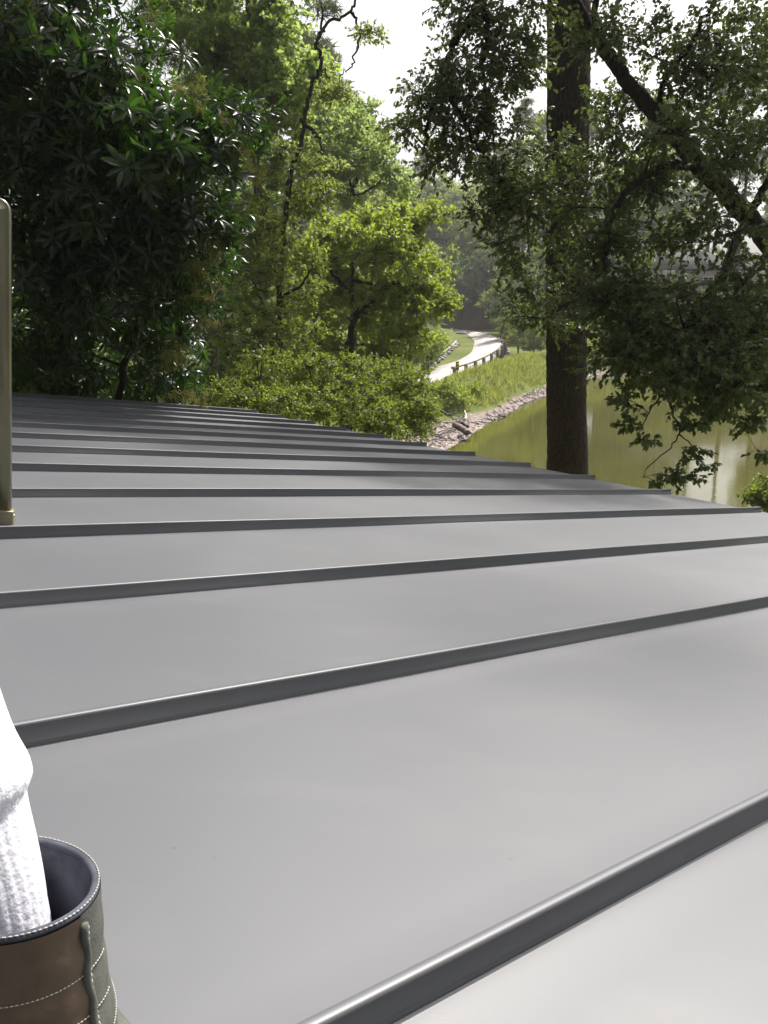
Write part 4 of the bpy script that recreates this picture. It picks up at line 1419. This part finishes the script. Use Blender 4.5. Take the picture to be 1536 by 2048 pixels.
leafy('slender_tree', 'fine leaved tree crowding the gap between the evergreen and the bright tree', (560, 800), 16.5,
      [('trunk', [(570, 830, 16.5), (568, 760, 16.5), (560, 640, 16.5), (565, 520, 16.6), (575, 420, 16.7), (585, 340, 16.7)], 0.09, 0.02),
       ('limb', [(562, 660, 16.5), (520, 600, 16.2), (500, 540, 16)], 0.04, 0.012),
       ('limb', [(563, 600, 16.5), (610, 560, 16.4), (630, 510, 16.4)], 0.04, 0.012)],
      [(500, 470, 70, 60, 16.5, 20, 2.5), (570, 430, 70, 50, 16.7, 18, 2.5), (510, 570, 70, 60, 16.2, 20, 2.5), (590, 540, 60, 60, 16.5, 16, 2.5), (500, 670, 60, 60, 16, 16, 2.5), (580, 650, 60, 60, 16.2, 16, 2.5), (560, 730, 70, 40, 15.8, 14, 2),
       (620, 370, 50, 40, 17, 8, 2), (480, 740, 40, 40, 15.5, 8, 2), (560, 340, 60, 40, 17, 9, 2)],
      0.06, M_leaf_mid, M_dark_bark, (0.36, 0.36, 0.22), 22, 11)
leafy('maple_tree', 'tall fresh green maple spreading across the top left sky', (440, 800), 19,
      [('trunk', [(425, 820, 19), (425, 740, 19), (440, 600, 19), (455, 450, 19), (470, 320, 19), (475, 210, 19), (490, 100, 19), (500, -60, 19)], 0.17, 0.05),
       ('limb', [(474, 205, 19), (485, 160, 18.8), (496, 100, 18.6), (505, 60, 18.5)], 0.04, 0.012),
       ('limb', [(473, 215, 19), (500, 155, 18.7), (540, 150, 18.6), (580, 175, 18.6)], 0.04, 0.012),
       ('limb', [(465, 330, 19), (430, 220, 18.8), (400, 100, 18.6), (390, 20, 18.5)], 0.06, 0.02)],
      [(420, 60, 90, 70, 18.8, 24, 3.5), (530, 75, 80, 70, 19, 22, 3.5), (610, 110, 40, 40, 19.5, 5, 2), (500, 160, 80, 50, 18.6, 18, 3), (590, 170, 70, 50, 19, 14, 3), (400, 160, 40, 60, 18.8, 8, 3), (630, 150, 35, 40, 19.5, 4, 3),
       (560, 250, 60, 30, 19, 7, 2.5), (480, 240, 50, 40, 19, 6, 2.5), (500, -80, 160, 90, 19, 32, 4), (330, 40, 60, 60, 19, 9, 3)],
      0.12, M_leaf_maple, M_bark, (0.60, 0.60, 0.32), 22, 11)
leafy('bare_limbed_tree', 'thin crowned tree whose dark bare limbs loop against the white sky', (620, 800), 17,
      [('trunk', [(556, 820, 17.8), (556, 700, 17.8), (558, 560, 17.8), (566, 450, 17.6), (584, 340, 17.3), (604, 280, 17), (612, 215, 16.9), (626, 165, 16.8), (641, 140, 16.7), (640, 110, 16.7), (634, 85, 16.7), (645, 58, 16.7), (672, 38, 16.7), (702, 22, 16.7), (710, -20, 16.7), (705, -120, 16.7)], 0.06, 0.022),
       ('limb', [(705, 24, 16.7), (714, 45, 16.7), (718, 75, 16.6), (708, 115, 16.6), (700, 135, 16.6), (685, 148, 16.6), (678, 172, 16.6)], 0.028, 0.008),
       ('limb', [(636, 88, 16.7), (644, 40, 16.6), (646, 0, 16.6), (650, -60, 16.6)], 0.03, 0.01),
       ('limb', [(600, 240, 17), (625, 260, 16.9), (640, 280, 16.8), (645, 310, 16.7)], 0.05, 0.015),
       ('limb', [(641, 135, 16.7), (655, 150, 16.7), (662, 160, 16.7)], 0.02, 0.008),
       ('limb', [(715, 55, 16.7), (735, 62, 16.6), (760, 75, 16.6)], 0.02, 0.006)],
      [(690, 190, 30, 20, 16.7, 3, 1), (745, 65, 28, 15, 16.6, 4, 1), (640, 330, 50, 40, 16.7, 8, 3), (590, 310, 40, 40, 17, 5, 3), (680, 200, 40, 30, 16.8, 3, 1.5), (650, 190, 40, 30, 16.8, 3, 1.5), (720, -80, 80, 30, 16.7, 5, 2)],
      0.07, M_leaf_far, M_dark_bark, (0.35, 0.35, 0.2), 14, 8)
leafy('oak_tree', 'small oak with a forking trunk behind the top of the bright tree', (705, 700), 32,
      [('trunk', [(705, 760, 32), (706, 600, 32), (705, 480, 32), (704, 400, 32), (706, 370, 32), (722, 345, 31.8), (730, 300, 31.7), (735, 240, 31.6)], 0.20, 0.05),
       ('limb', [(704, 405, 32), (670, 385, 31.8), (650, 350, 31.6), (610, 330, 31.4)], 0.10, 0.03),
       ('limb', [(705, 380, 32), (690, 340, 32), (675, 290, 32)], 0.07, 0.02),
       ('limb', [(706, 395, 32), (745, 375, 31.6), (770, 350, 31.4)], 0.07, 0.02)],
      [(735, 265, 40, 60, 32, 18, 4), (680, 230, 50, 40, 32.5, 10, 4), (630, 240, 40, 40, 32.5, 7, 4), (690, 310, 50, 50, 32, 14, 4), (640, 300, 50, 50, 32, 11, 4), (760, 330, 50, 40, 31.5, 11, 4), (700, 370, 60, 40, 31.5, 9, 4), (620, 370, 50, 40, 32, 9, 4), (790, 390, 40, 30, 31.5, 5, 3)],
      0.14, M_leaf_maple, M_dark_bark, (0.75, 0.75, 0.5), 24, 11)

# shrubs under them
shrubs = [('olive leaved shrub with pale tips behind the far roof corner', 660, 800, 14.5, [(640, 755, 60, 50, 14.5, 26, 1.8), (600, 805, 60, 35, 13.5, 20, 1.6), (690, 800, 70, 45, 14.0, 30, 1.8), (720, 750, 50, 40, 14.8, 14, 1.6)], M_leaf_mid, 0.05),
          ('rounded green shrub at the roof edge beside the muddy strand', 800, 830, 16, [(790, 800, 55, 60, 16, 32, 2.0), (835, 830, 28, 45, 15.5, 16, 1.4), (765, 850, 60, 35, 14.8, 20, 1.6), (800, 750, 45, 40, 16.5, 13, 1.6), (840, 770, 20, 30, 16.5, 6, 1)], M_leaf_mid, 0.055),
          ('thick shrub filling the gap below the slender tree', 530, 800, 14, [(520, 760, 70, 50, 13.5, 24, 1.6), (460, 800, 60, 25, 12.5, 14, 1.4), (560, 810, 60, 30, 12.8, 18, 1.4)], M_leaf_mid, 0.05),
          ('sunlit bush on the inner bend of the road', 850, 710, 50, [(855, 690, 30, 22, 50, 14, 3), (835, 705, 25, 25, 49, 10, 3), (878, 680, 16, 14, 52, 6, 2)], M_leaf_bright, 0.16),
          ('bright weedy bush on the bank in front of the guardrail end', 900, 800, 41, [(890, 785, 22, 20, 41, 12, 3), (915, 795, 20, 16, 41, 9, 3), (875, 800, 18, 18, 40, 8, 2.5), (945, 790, 14, 12, 43, 5, 2)], M_leaf_bright, 0.13),
          ('small shrub at the water edge in the lower right corner', 1530, 1010, 13.5, [(1525, 995, 22, 18, 13.5, 7, 0.8), (1560, 980, 40, 30, 13.5, 9, 1)], M_leaf_mid, 0.06)]
for lab, bx, by, dep, bl_, mat, lf in shrubs:
    p = at(bx, by, dep)
    k = dep / 15
    cr = (0.34 * k ** 0.75, 0.34 * k ** 0.75, 0.26 * k ** 0.75)
    z0 = gz(p[0], p[1])
    t = Tree((p[0], p[1], z0))
    cs = blob_points(bl_)
    ctr = np.mean(cs, 0)
    for q in range(4):
        tgt = cs[(q * 7) % len(cs)]
        t.limb('stem', [np.array([p[0] + rng.normal() * .1, p[1] + rng.normal() * .1, z0 - 0.05]), (np.array([p[0], p[1], z0]) * 0.5 + ctr * 0.5) + rng.normal(size=3) * 0.15, tgt], 0.03, 0.008, 6, 5, 0.01)
    for c in cs:
        t.clump(c, cr, 24, 10, lf, spread=0.8, droop=0.15, flat=0.9, twig_r=0.003, up=0.7)
    t.build('shrub', lab, 'shrub', mat, M_dark_bark, LEAF2, 0.6, 'shrubs around the roof and the road')


# --- far trees: a few kinds, copied
def proto(kind, seed):
    global rng
    rng = np.random.default_rng(seed)
    t_ = Tree((0, 0, 0))
    if kind == 'broad':
        hgt, R_ = 14, 5.2
        t_.limb('trunk', [(0, 0, -0.3), (0.1, 0, 3), (0.0, 0.2, 6), (0.3, 0, 9), (0.2, 0.1, 12)], 0.28, 0.08, 8, 5, 0.03, 0.03, 0.4)
        for k_ in range(62):
            d = unit(rng.normal(size=3)); rr_ = (0.45 + 0.55 * rng.random())
            c = np.array([0, 0, 8.2]) + d * rr_ * np.array([R_, R_, 5.6]) * (0.85 + 0.3 * rng.random())
            t_.clump(c, np.array([1.35, 1.35, 0.8]) * (0.7 + 0.5 * rng.random()), 26, 9, 0.30, spread=0.8, droop=0.2, flat=0.8, up=0.8)
        return t_, LEAF2, 0.6
    if kind == 'tall':
        t_.limb('trunk', [(0, 0, -0.3), (0.1, 0, 4), (0.0, 0.2, 9), (0.3, 0, 14), (0.2, 0.1, 19)], 0.30, 0.06, 8, 5, 0.03, 0.03, 0.4)
        for k_ in range(60):
            z_ = 5 + 14.5 * rng.random()
            w_ = 3.6 * math.sin(min(1, (20.5 - z_) / 9) * 1.5)
            a_ = rng.random() * 6.28
            rr_ = w_ * (0.3 + 0.75 * rng.random())
            t_.clump((math.cos(a_) * rr_, math.sin(a_) * rr_, z_), np.array([1.15, 1.15, 0.75]) * (0.7 + 0.5 * rng.random()), 24, 9, 0.28, spread=0.8, droop=0.2, flat=0.8, up=0.8)
        return t_, LEAF2, 0.6
    if kind == 'pine':
        t_.limb('trunk', [(0, 0, -0.3), (0.1, 0, 6), (0.0, 0.15, 12), (0.2, 0, 18), (0.1, 0.1, 24)], 0.26, 0.07, 8, 5, 0.02, 0.03, 0.3)
        for k_ in range(44):
            z_ = 12 + 12.5 * rng.random()
            w_ = 3.4 * math.sin(min(1, (25.5 - z_) / 9) * 1.5)
            a_ = rng.random() * 6.28
            rr_ = w_ * (0.3 + 0.75 * rng.random())
            t_.clump((math.cos(a_) * rr_, math.sin(a_) * rr_, z_), np.array([1.0, 1.0, 0.6]) * (0.7 + 0.5 * rng.random()), 30, 18, 0.42, spread=1.0, droop=-0.05, flat=1.0, up=0.4)
        return t_, NEEDLE, 0.10
    if kind == 'round':
        t_.limb('trunk', [(0, 0, -0.3), (0.1, 0, 1), (0.0, 0.1, 2.2), (0.1, 0, 3.2)], 0.14, 0.05, 7, 5, 0.02)
        for k_ in range(110):
            d = unit(rng.normal(size=3)); d[2] = abs(d[2]) * 1.0 - 0.35
            c = np.array([0, 0, 2.6]) + unit(d) * (0.75 + 0.25 * rng.random()) * np.array([2.6, 2.6, 2.8])
            t_.clump(c, np.array([0.62, 0.62, 0.5]), 24, 9, 0.19, spread=0.9, droop=0.1, flat=0.8, up=0.8)
        return t_, LEAF2, 0.6
    if kind == 'bushy':
        t_.limb('trunk', [(0, 0, -0.3), (0.1, 0, 1.5), (0.0, 0.1, 3.5), (0.1, 0, 6)], 0.16, 0.05, 7, 5, 0.02)
        for k_ in range(60):
            d = unit(rng.normal(size=3)); rr_ = 0.4 + 0.6 * rng.random()
            c = np.array([0, 0, 4.4]) + d * rr_ * np.array([3.0, 3.0, 3.9])
            t_.clump(c, np.array([0.95, 0.95, 0.6]) * (0.7 + 0.5 * rng.random()), 24, 9, 0.22, spread=0.8, droop=0.25, flat=0.8, up=0.8)
        return t_, LEAF2, 0.6


KINDS = {}
for kind, seed, mat, bark in (('broad', 11, M_leaf_far, M_bark), ('tall', 12, M_leaf_far2, M_bark), ('pine', 13, M_needle, M_pine_bark), ('round', 14, M_leaf_dark, M_dark_bark), ('bushy', 15, M_leaf_dark, M_dark_bark),
                              ('broad2', 16, M_leaf_dark, M_dark_bark), ('bushy2', 17, M_leaf_mid, M_bark)):
    KINDS[kind] = [proto(kind.rstrip('2'), seed), mat, bark, None]
NAMES = {'broad': 'broadleaf_tree', 'broad2': 'broadleaf_tree', 'tall': 'tall_tree', 'pine': 'pine_tree', 'round': 'round_tree', 'bushy': 'bushy_tree', 'bushy2': 'bushy_tree'}
rng = np.random.default_rng(99)


def far_tree(kind, px, y, scale, rot, label, group='trees around the pond and the road', z=None):
    K = KINDS[kind]
    p = at(px, 620, y)
    loc = (p[0], p[1], gz(p[0], p[1]) if z is None else z)
    if K[3] is None:
        (t_, tm, asp), mat, bark, _ = K
        K[3] = t_.build(NAMES[kind], label, 'tree', mat, bark, tm, asp, group)
        o = K[3]
    else:
        src = K[3]
        o = src.copy(); col.objects.link(o)
        for ch in src.children:
            c = ch.copy(); col.objects.link(c); c.parent = o
        o['label'] = label; o['group'] = group
    o.location = loc
    o.rotation_euler = (0, 0, rot)
    sc_ = scale if isinstance(scale, tuple) else (scale,) * 3
    o.scale = sc_
    return o


far = [
    # behind and beside the road
    ('round', 922, 106.6, 1.32, 0.3, 'rounded dark tree standing alone at the head of the road'),
    ('bushy', 972, 106, 0.95, 1.0, 'dark bush at the right shoulder of the rounded tree'),
    ('bushy2', 1015, 92, 0.95, 2.2, 'soft green tree leaning over the outer bend of the road'),
    ('bushy', 1060, 84, 0.9, 0.2, 'dark tree behind the pine trunk on the bank'),
    ('bushy', 870, 118, 1.1, 3.2, 'dark bushy tree in shade left of the rounded tree'),
    ('bushy', 905, 126, 1.5, 2.1, 'shaded tree directly behind the rounded tree'),
    ('bushy2', 1050, 98, 1.2, 4.1, 'green tree above the guardrail end'),
    ('broad', 850, 140, 1.0, 0.0, 'pale grey green tree in the middle of the far wood'),
    ('broad', 780, 132, 1.15, 1.4, 'pale tree of the far wood left of the sky gap'),
    ('tall', 740, 120, 1.1, 2.5, 'tall olive tree of the far wood nearest the oak'),
    ('broad', 930, 150, 1.2, 2.9, 'broad pale tree behind the rounded dark tree'),
    ('tall', 990, 140, 1.05, 0.7, 'tall olive tree between the rounded tree and the pine trunk'),
    ('pine', 1040, 125, 1.0, 1.9, 'slim pine rising left of the big trunk'),
    ('tall', 1080, 118, 1.15, 3.9, 'tall olive tree partly behind the big trunk'),
    ('broad', 690, 110, 1.2, 4.4, 'broad pale tree behind the oak'),
    ('pine', 660, 70, 0.95, 0.4, 'pine with grey soft needles behind the looping limbs'),
    ('bushy2', 1040, 72, 0.62, 2.6, 'round green bush tree on the bank close to the guardrail end'),
    ('bushy2', 1072, 67, 0.6, 1.6, 'green bush tree on the bank touching the left edge of the big trunk'),
    ('bushy', 1018, 82, 0.7, 0.6, 'darker bush tree on the bank just past the far marker'),
    ('bushy2', 850, 82, 1.25, 0.9, 'fresh green tree above the inner bend of the road'),
    ('tall', 815, 76, 0.75, 3.3, 'tall olive tree standing right behind the bright tree'),
    ('broad', 765, 66, 0.85, 2.3, 'pale leafy tree between the oak and the bright tree'),
    ('bushy2', 960, 113, 1.1, 0.1, 'fresh green tree behind the head of the road'),
    ('bushy2', 895, 116, 1.2, 5.1, 'fresh green tree left of the rounded tree'),
    # right-hand far bank
    ('broad2', 1210, 98, 1.0, 1.1, 'dark broadleaf tree right of the big trunk on the far bank'),
    ('bushy', 1250, 88, 0.9, 0.5, 'dark low tree at the far shore right of the big trunk'),
    ('broad', 1290, 120, 1.25, 5.1, 'pale tree rising behind the grey house'),
    ('pine', 1405, 100, 1.05, 2.0, 'pine left of the brown house'),
    ('pine', 1466, 88, 1.0, 3.0, 'pine with a straight trunk in front of the brown house'),
    ('pine', 1530, 92, 1.1, 4.0, 'pine at the right end of the brown house'),
    ('broad', 1610, 120, 1.3, 1.7, 'pale tree behind the rightmost pine'),
    ('bushy2', 1330, 86, 0.55, 2.6, 'low green tree on the shore below the grey house'),
    ('bushy2', 1420, 84, 0.5, 5.6, 'low green tree on the shore between the two houses'),
    ('bushy2', 1510, 84, 0.55, 3.6, 'low green tree on the shore below the brown house'),
    ('tall', 1170, 112, 1.1, 2.2, 'tall olive tree just right of the big trunk'),
    ('broad2', 1730, 95, 1.1, 0.2, 'dark broadleaf tree beyond the right edge of the pond'),
    ('tall', 1310, 135, 1.2, 1.2, 'tall olive tree between the two houses'),
    # left wood
    ('pine', 530, 34, 1.0, 2.4, 'tall pine with a straight bare trunk behind the maple'),
    ('broad2', 480, 44, 1.0, 0.6, 'dark broadleaf tree deep in the left wood'),
    ('broad2', 330, 36, 0.95, 2.8, 'dark broadleaf tree behind the evergreen'),
    ('broad2', 150, 34, 1.05, 4.8, 'dark broadleaf tree behind the evergreen at the left edge'),
    ('tall', 600, 60, 1.1, 5.0, 'tall olive tree of the left wood behind the slender tree'),
    ('broad', 400, 70, 1.2, 3.3, 'pale tree far behind the maple'),
    ('broad', 560, 90, 1.3, 1.5, 'pale tree far behind the slender tree'),
    ('broad2', 0, 50, 1.2, 0.8, 'dark broadleaf tree at the far left behind the frame'),
    ('bushy2', 620, 40, 0.8, 3.0, 'mid green tree between the slender and the bright tree'),
    ('bushy2', 770, 50, 0.75, 1.0, 'mid green tree behind the bright tree near the road'),
    ('bushy', 480, 30, 0.75, 2.0, 'dark bushy tree under the tall pine'),
    ('bushy', 230, 26, 0.75, 4.0, 'dark bushy tree low behind the evergreen'),
    ('bushy', 60, 24, 0.8, 5.0, 'dark bushy tree low behind the metal frame'),
]
for a in far:
    far_tree(*a)
frng = np.random.default_rng(5)
for px in range(600, 1160, 28):
    far_tree(['bushy', 'bushy2', 'broad', 'broad2'][int(frng.integers(0, 4))], px + frng.uniform(-10, 10), frng.uniform(122, 134), frng.uniform(0.9, 1.2), frng.uniform(0, 6.28),
             'tree of the hazy wood closing the view behind the road', 'hazy wood behind the road')
for px in list(range(800, 885, 22)) + list(range(950, 1160, 20)):
    far_tree(['bushy', 'round', 'bushy2'][int(frng.integers(0, 3))], px + frng.uniform(-8, 8), frng.uniform(107, 114), frng.uniform(0.4, 0.7), frng.uniform(0, 6.28),
             'low bush in the undergrowth of the wood beyond the road', 'undergrowth beyond the road')
for px in range(560, 1160, 36):
    far_tree(['broad', 'tall'][int(frng.integers(0, 2))], px + frng.uniform(-10, 10), frng.uniform(138, 160), frng.uniform(0.95, 1.2), frng.uniform(0, 6.28),
             'tree of the hazy wood closing the view behind the road', 'hazy wood behind the road')
for px in [q for q in range(1180, 1640, 30) if not 1372 < q < 1515]:
    far_tree(['broad', 'broad2', 'tall', 'bushy2'][int(frng.integers(0, 4))], px + frng.uniform(-10, 10), frng.uniform(108, 124), frng.uniform(1.0, 1.3) , frng.uniform(0, 6.28),
             'tree of the wood rising behind the houses beyond the pond', 'wood behind the houses')
for px in range(1375, 1520, 26):
    far_tree('bushy2', px + frng.uniform(-6, 6), frng.uniform(106, 112), frng.uniform(0.5, 0.65), frng.uniform(0, 6.28),
             'tree of the wood rising behind the houses beyond the pond', 'wood behind the houses')
for px in range(1175, 1640, 34):
    far_tree(['bushy', 'bushy2'][int(frng.integers(0, 2))], px + frng.uniform(-10, 10), frng.uniform(76, 84), frng.uniform(0.3, 0.5), frng.uniform(0, 6.28),
             'low bush along the far shore of the pond', 'bushes along the far shore')


# the wood goes on behind the roof
for x, y, k, sc_, lab in ((-14, -10, 'broad2', 1.2, 'dark broadleaf tree in the wood behind the house, left of the ridge'), (-3, -17, 'broad2', 1.3, 'dark broadleaf tree in the wood straight behind the house'),
                          (9, -14, 'broad2', 1.2, 'dark broadleaf tree in the wood behind the house near the pond'), (-17, 4, 'broad2', 1.15, 'dark broadleaf tree in the wood beside the ridge'),
                          (-19, 13, 'broad2', 1.1, 'dark broadleaf tree in the wood left of the evergreen, nearest the roof'), (-17, 22, 'bushy', 1.2, 'dark bushy tree in the wood left of the evergreen'),
                          (-27, 22, 'broad', 1.1, 'pale broadleaf tree in the wood far left of the evergreen'), (-30, 34, 'tall', 1.0, 'tall olive tree in the wood far left of the evergreen'), (-24, 30, 'bushy2', 1.3, 'mid green tree in the wood far left of the evergreen'),
                          (-37, 44, 'broad2', 1.3, 'dark broadleaf tree deep in the wood at the far left'), (-40, 28, 'broad', 1.3, 'pale broadleaf tree at the outermost left of the wood'), (-36, 10, 'broad2', 1.3, 'dark broadleaf tree at the outermost left beside the ridge'),
                          (-48, 62, 'broad', 1.4, 'pale broadleaf tree in the wood beyond the outermost left'), (-12.5, 17, 'bushy', 0.55, 'small dark bush under the wood left of the evergreen')):
    o = far_tree(k, 768, 50, sc_, x, lab)
    o.location = (x, y, gz(x, y))

# ------------------------------------------------------------------ hazy air
hz, hnt, hout = new_mat('hazy_air')
hv_ = hnt.nodes.new('ShaderNodeVolumePrincipled')
hv_.inputs['Color'].default_value = (0.96, 0.97, 1.0, 1)
hv_.inputs['Density'].default_value = 0.0005
hv_.inputs['Anisotropy'].default_value = 0.3
hnt.links.new(hv_.outputs[0], hout.inputs['Volume'])
g = Geo(); g.box(Matrix.Translation((0, 90, 20.0)), (500, 400, 44))
hz_o = link('haze', g.mesh('haze'), hz)
hz_o['kind'] = 'stuff'

# ------------------------------------------------------------------ houses beyond the pond
M_house_grey = principled('grey_green_siding', (0.20, 0.21, 0.18), 0.8, noise=(2, (0.24, 0.25, 0.215), 4.0))
M_house_brown = principled('pinkish_brown_siding', (0.27, 0.247, 0.185), 0.8, noise=(2, (0.31, 0.24, 0.215), 4.0))
M_shingle = principled('dark_shingle', (0.05, 0.047, 0.045), 0.95, noise=(6, (0.075, 0.07, 0.068), 5.0), spec=0.1)
M_frame = principled('white_frame', (0.6, 0.6, 0.57), 0.6)
M_glass = principled('window_glass', (0.02, 0.025, 0.03), 0.05, spec=0.8)


def far_house(px, y, w, d, hgt, roof_h, rot, label, wall_m, wins):
    p = at(px, 620, y)
    z0 = gz(p[0], p[1])
    z0 = min(z0, 6.4)
    print('house', z0)
    root = thing('house', label, 'building', (p[0], p[1], z0), 'houses beyond the pond')
    root.rotation_euler = (0, 0, rot)
    g = Geo(); g.box(Matrix.Translation((0, 0, hgt / 2 - 0.5)), (w, d, hgt + 1.0))
    wl = link('wall', g.mesh('wall'), wall_m, root)
    g = Geo()
    W2, D2 = w / 2 + 0.4, d / 2 + 0.4
    V = [(-W2, -D2, hgt), (W2, -D2, hgt), (W2, D2, hgt), (-W2, D2, hgt), (-W2, 0, hgt + roof_h), (W2, 0, hgt + roof_h), (-W2, -D2, hgt + 0.15), (W2, -D2, hgt + 0.15), (W2, D2, hgt + 0.15), (-W2, D2, hgt + 0.15)]
    g.add(V, Q=[[0, 3, 2, 1], [0, 1, 7, 6], [2, 3, 9, 8], [6, 7, 5, 4], [8, 9, 4, 5]], T=[[1, 2, 8], [1, 8, 7], [0, 6, 9], [0, 9, 3], [7, 8, 5], [9, 6, 4]])
    link('roof', g.mesh('roof'), M_shingle, root)
    for x, z, ww, hh in wins:
        g = Geo()
        for dx, dz, sx, sz in ((0, hh / 2 + 0.05, ww + 0.2, 0.1), (0, -hh / 2 - 0.05, ww + 0.2, 0.1), (-ww / 2 - 0.05, 0, 0.1, hh), (ww / 2 + 0.05, 0, 0.1, hh), (0, 0, 0.06, hh)):
            g.box(Matrix.Translation((x + dx, -d / 2 - 0.03, z + dz)), (sx, 0.08, sz))
        f_ = link('window', g.mesh('window'), M_frame, root)
        g = Geo(); g.box(Matrix.Translation((x, -d / 2 - 0.015, z)), (ww, 0.025, hh))
        link('pane', g.mesh('pane'), M_glass, f_)
    return root


far_house(1318, 97, 11, 8, 3.6, 2.2, 0.1, 'grey green house half hidden by leaves beyond the pond', M_house_grey, [(-3.5, 2.2, 1.2, 1.4), (0, 2.2, 1.2, 1.4), (3.0, 2.2, 1.2, 1.4)])
far_house(1475, 96, 14, 8, 3.7, 1.1, -0.15, 'pinkish brown house behind the pine trunks beyond the pond', M_house_brown, [(-4.5, 2.2, 1.0, 1.6), (-1.5, 2.2, 1.0, 1.6), (3.5, 2.2, 1.2, 1.6)])
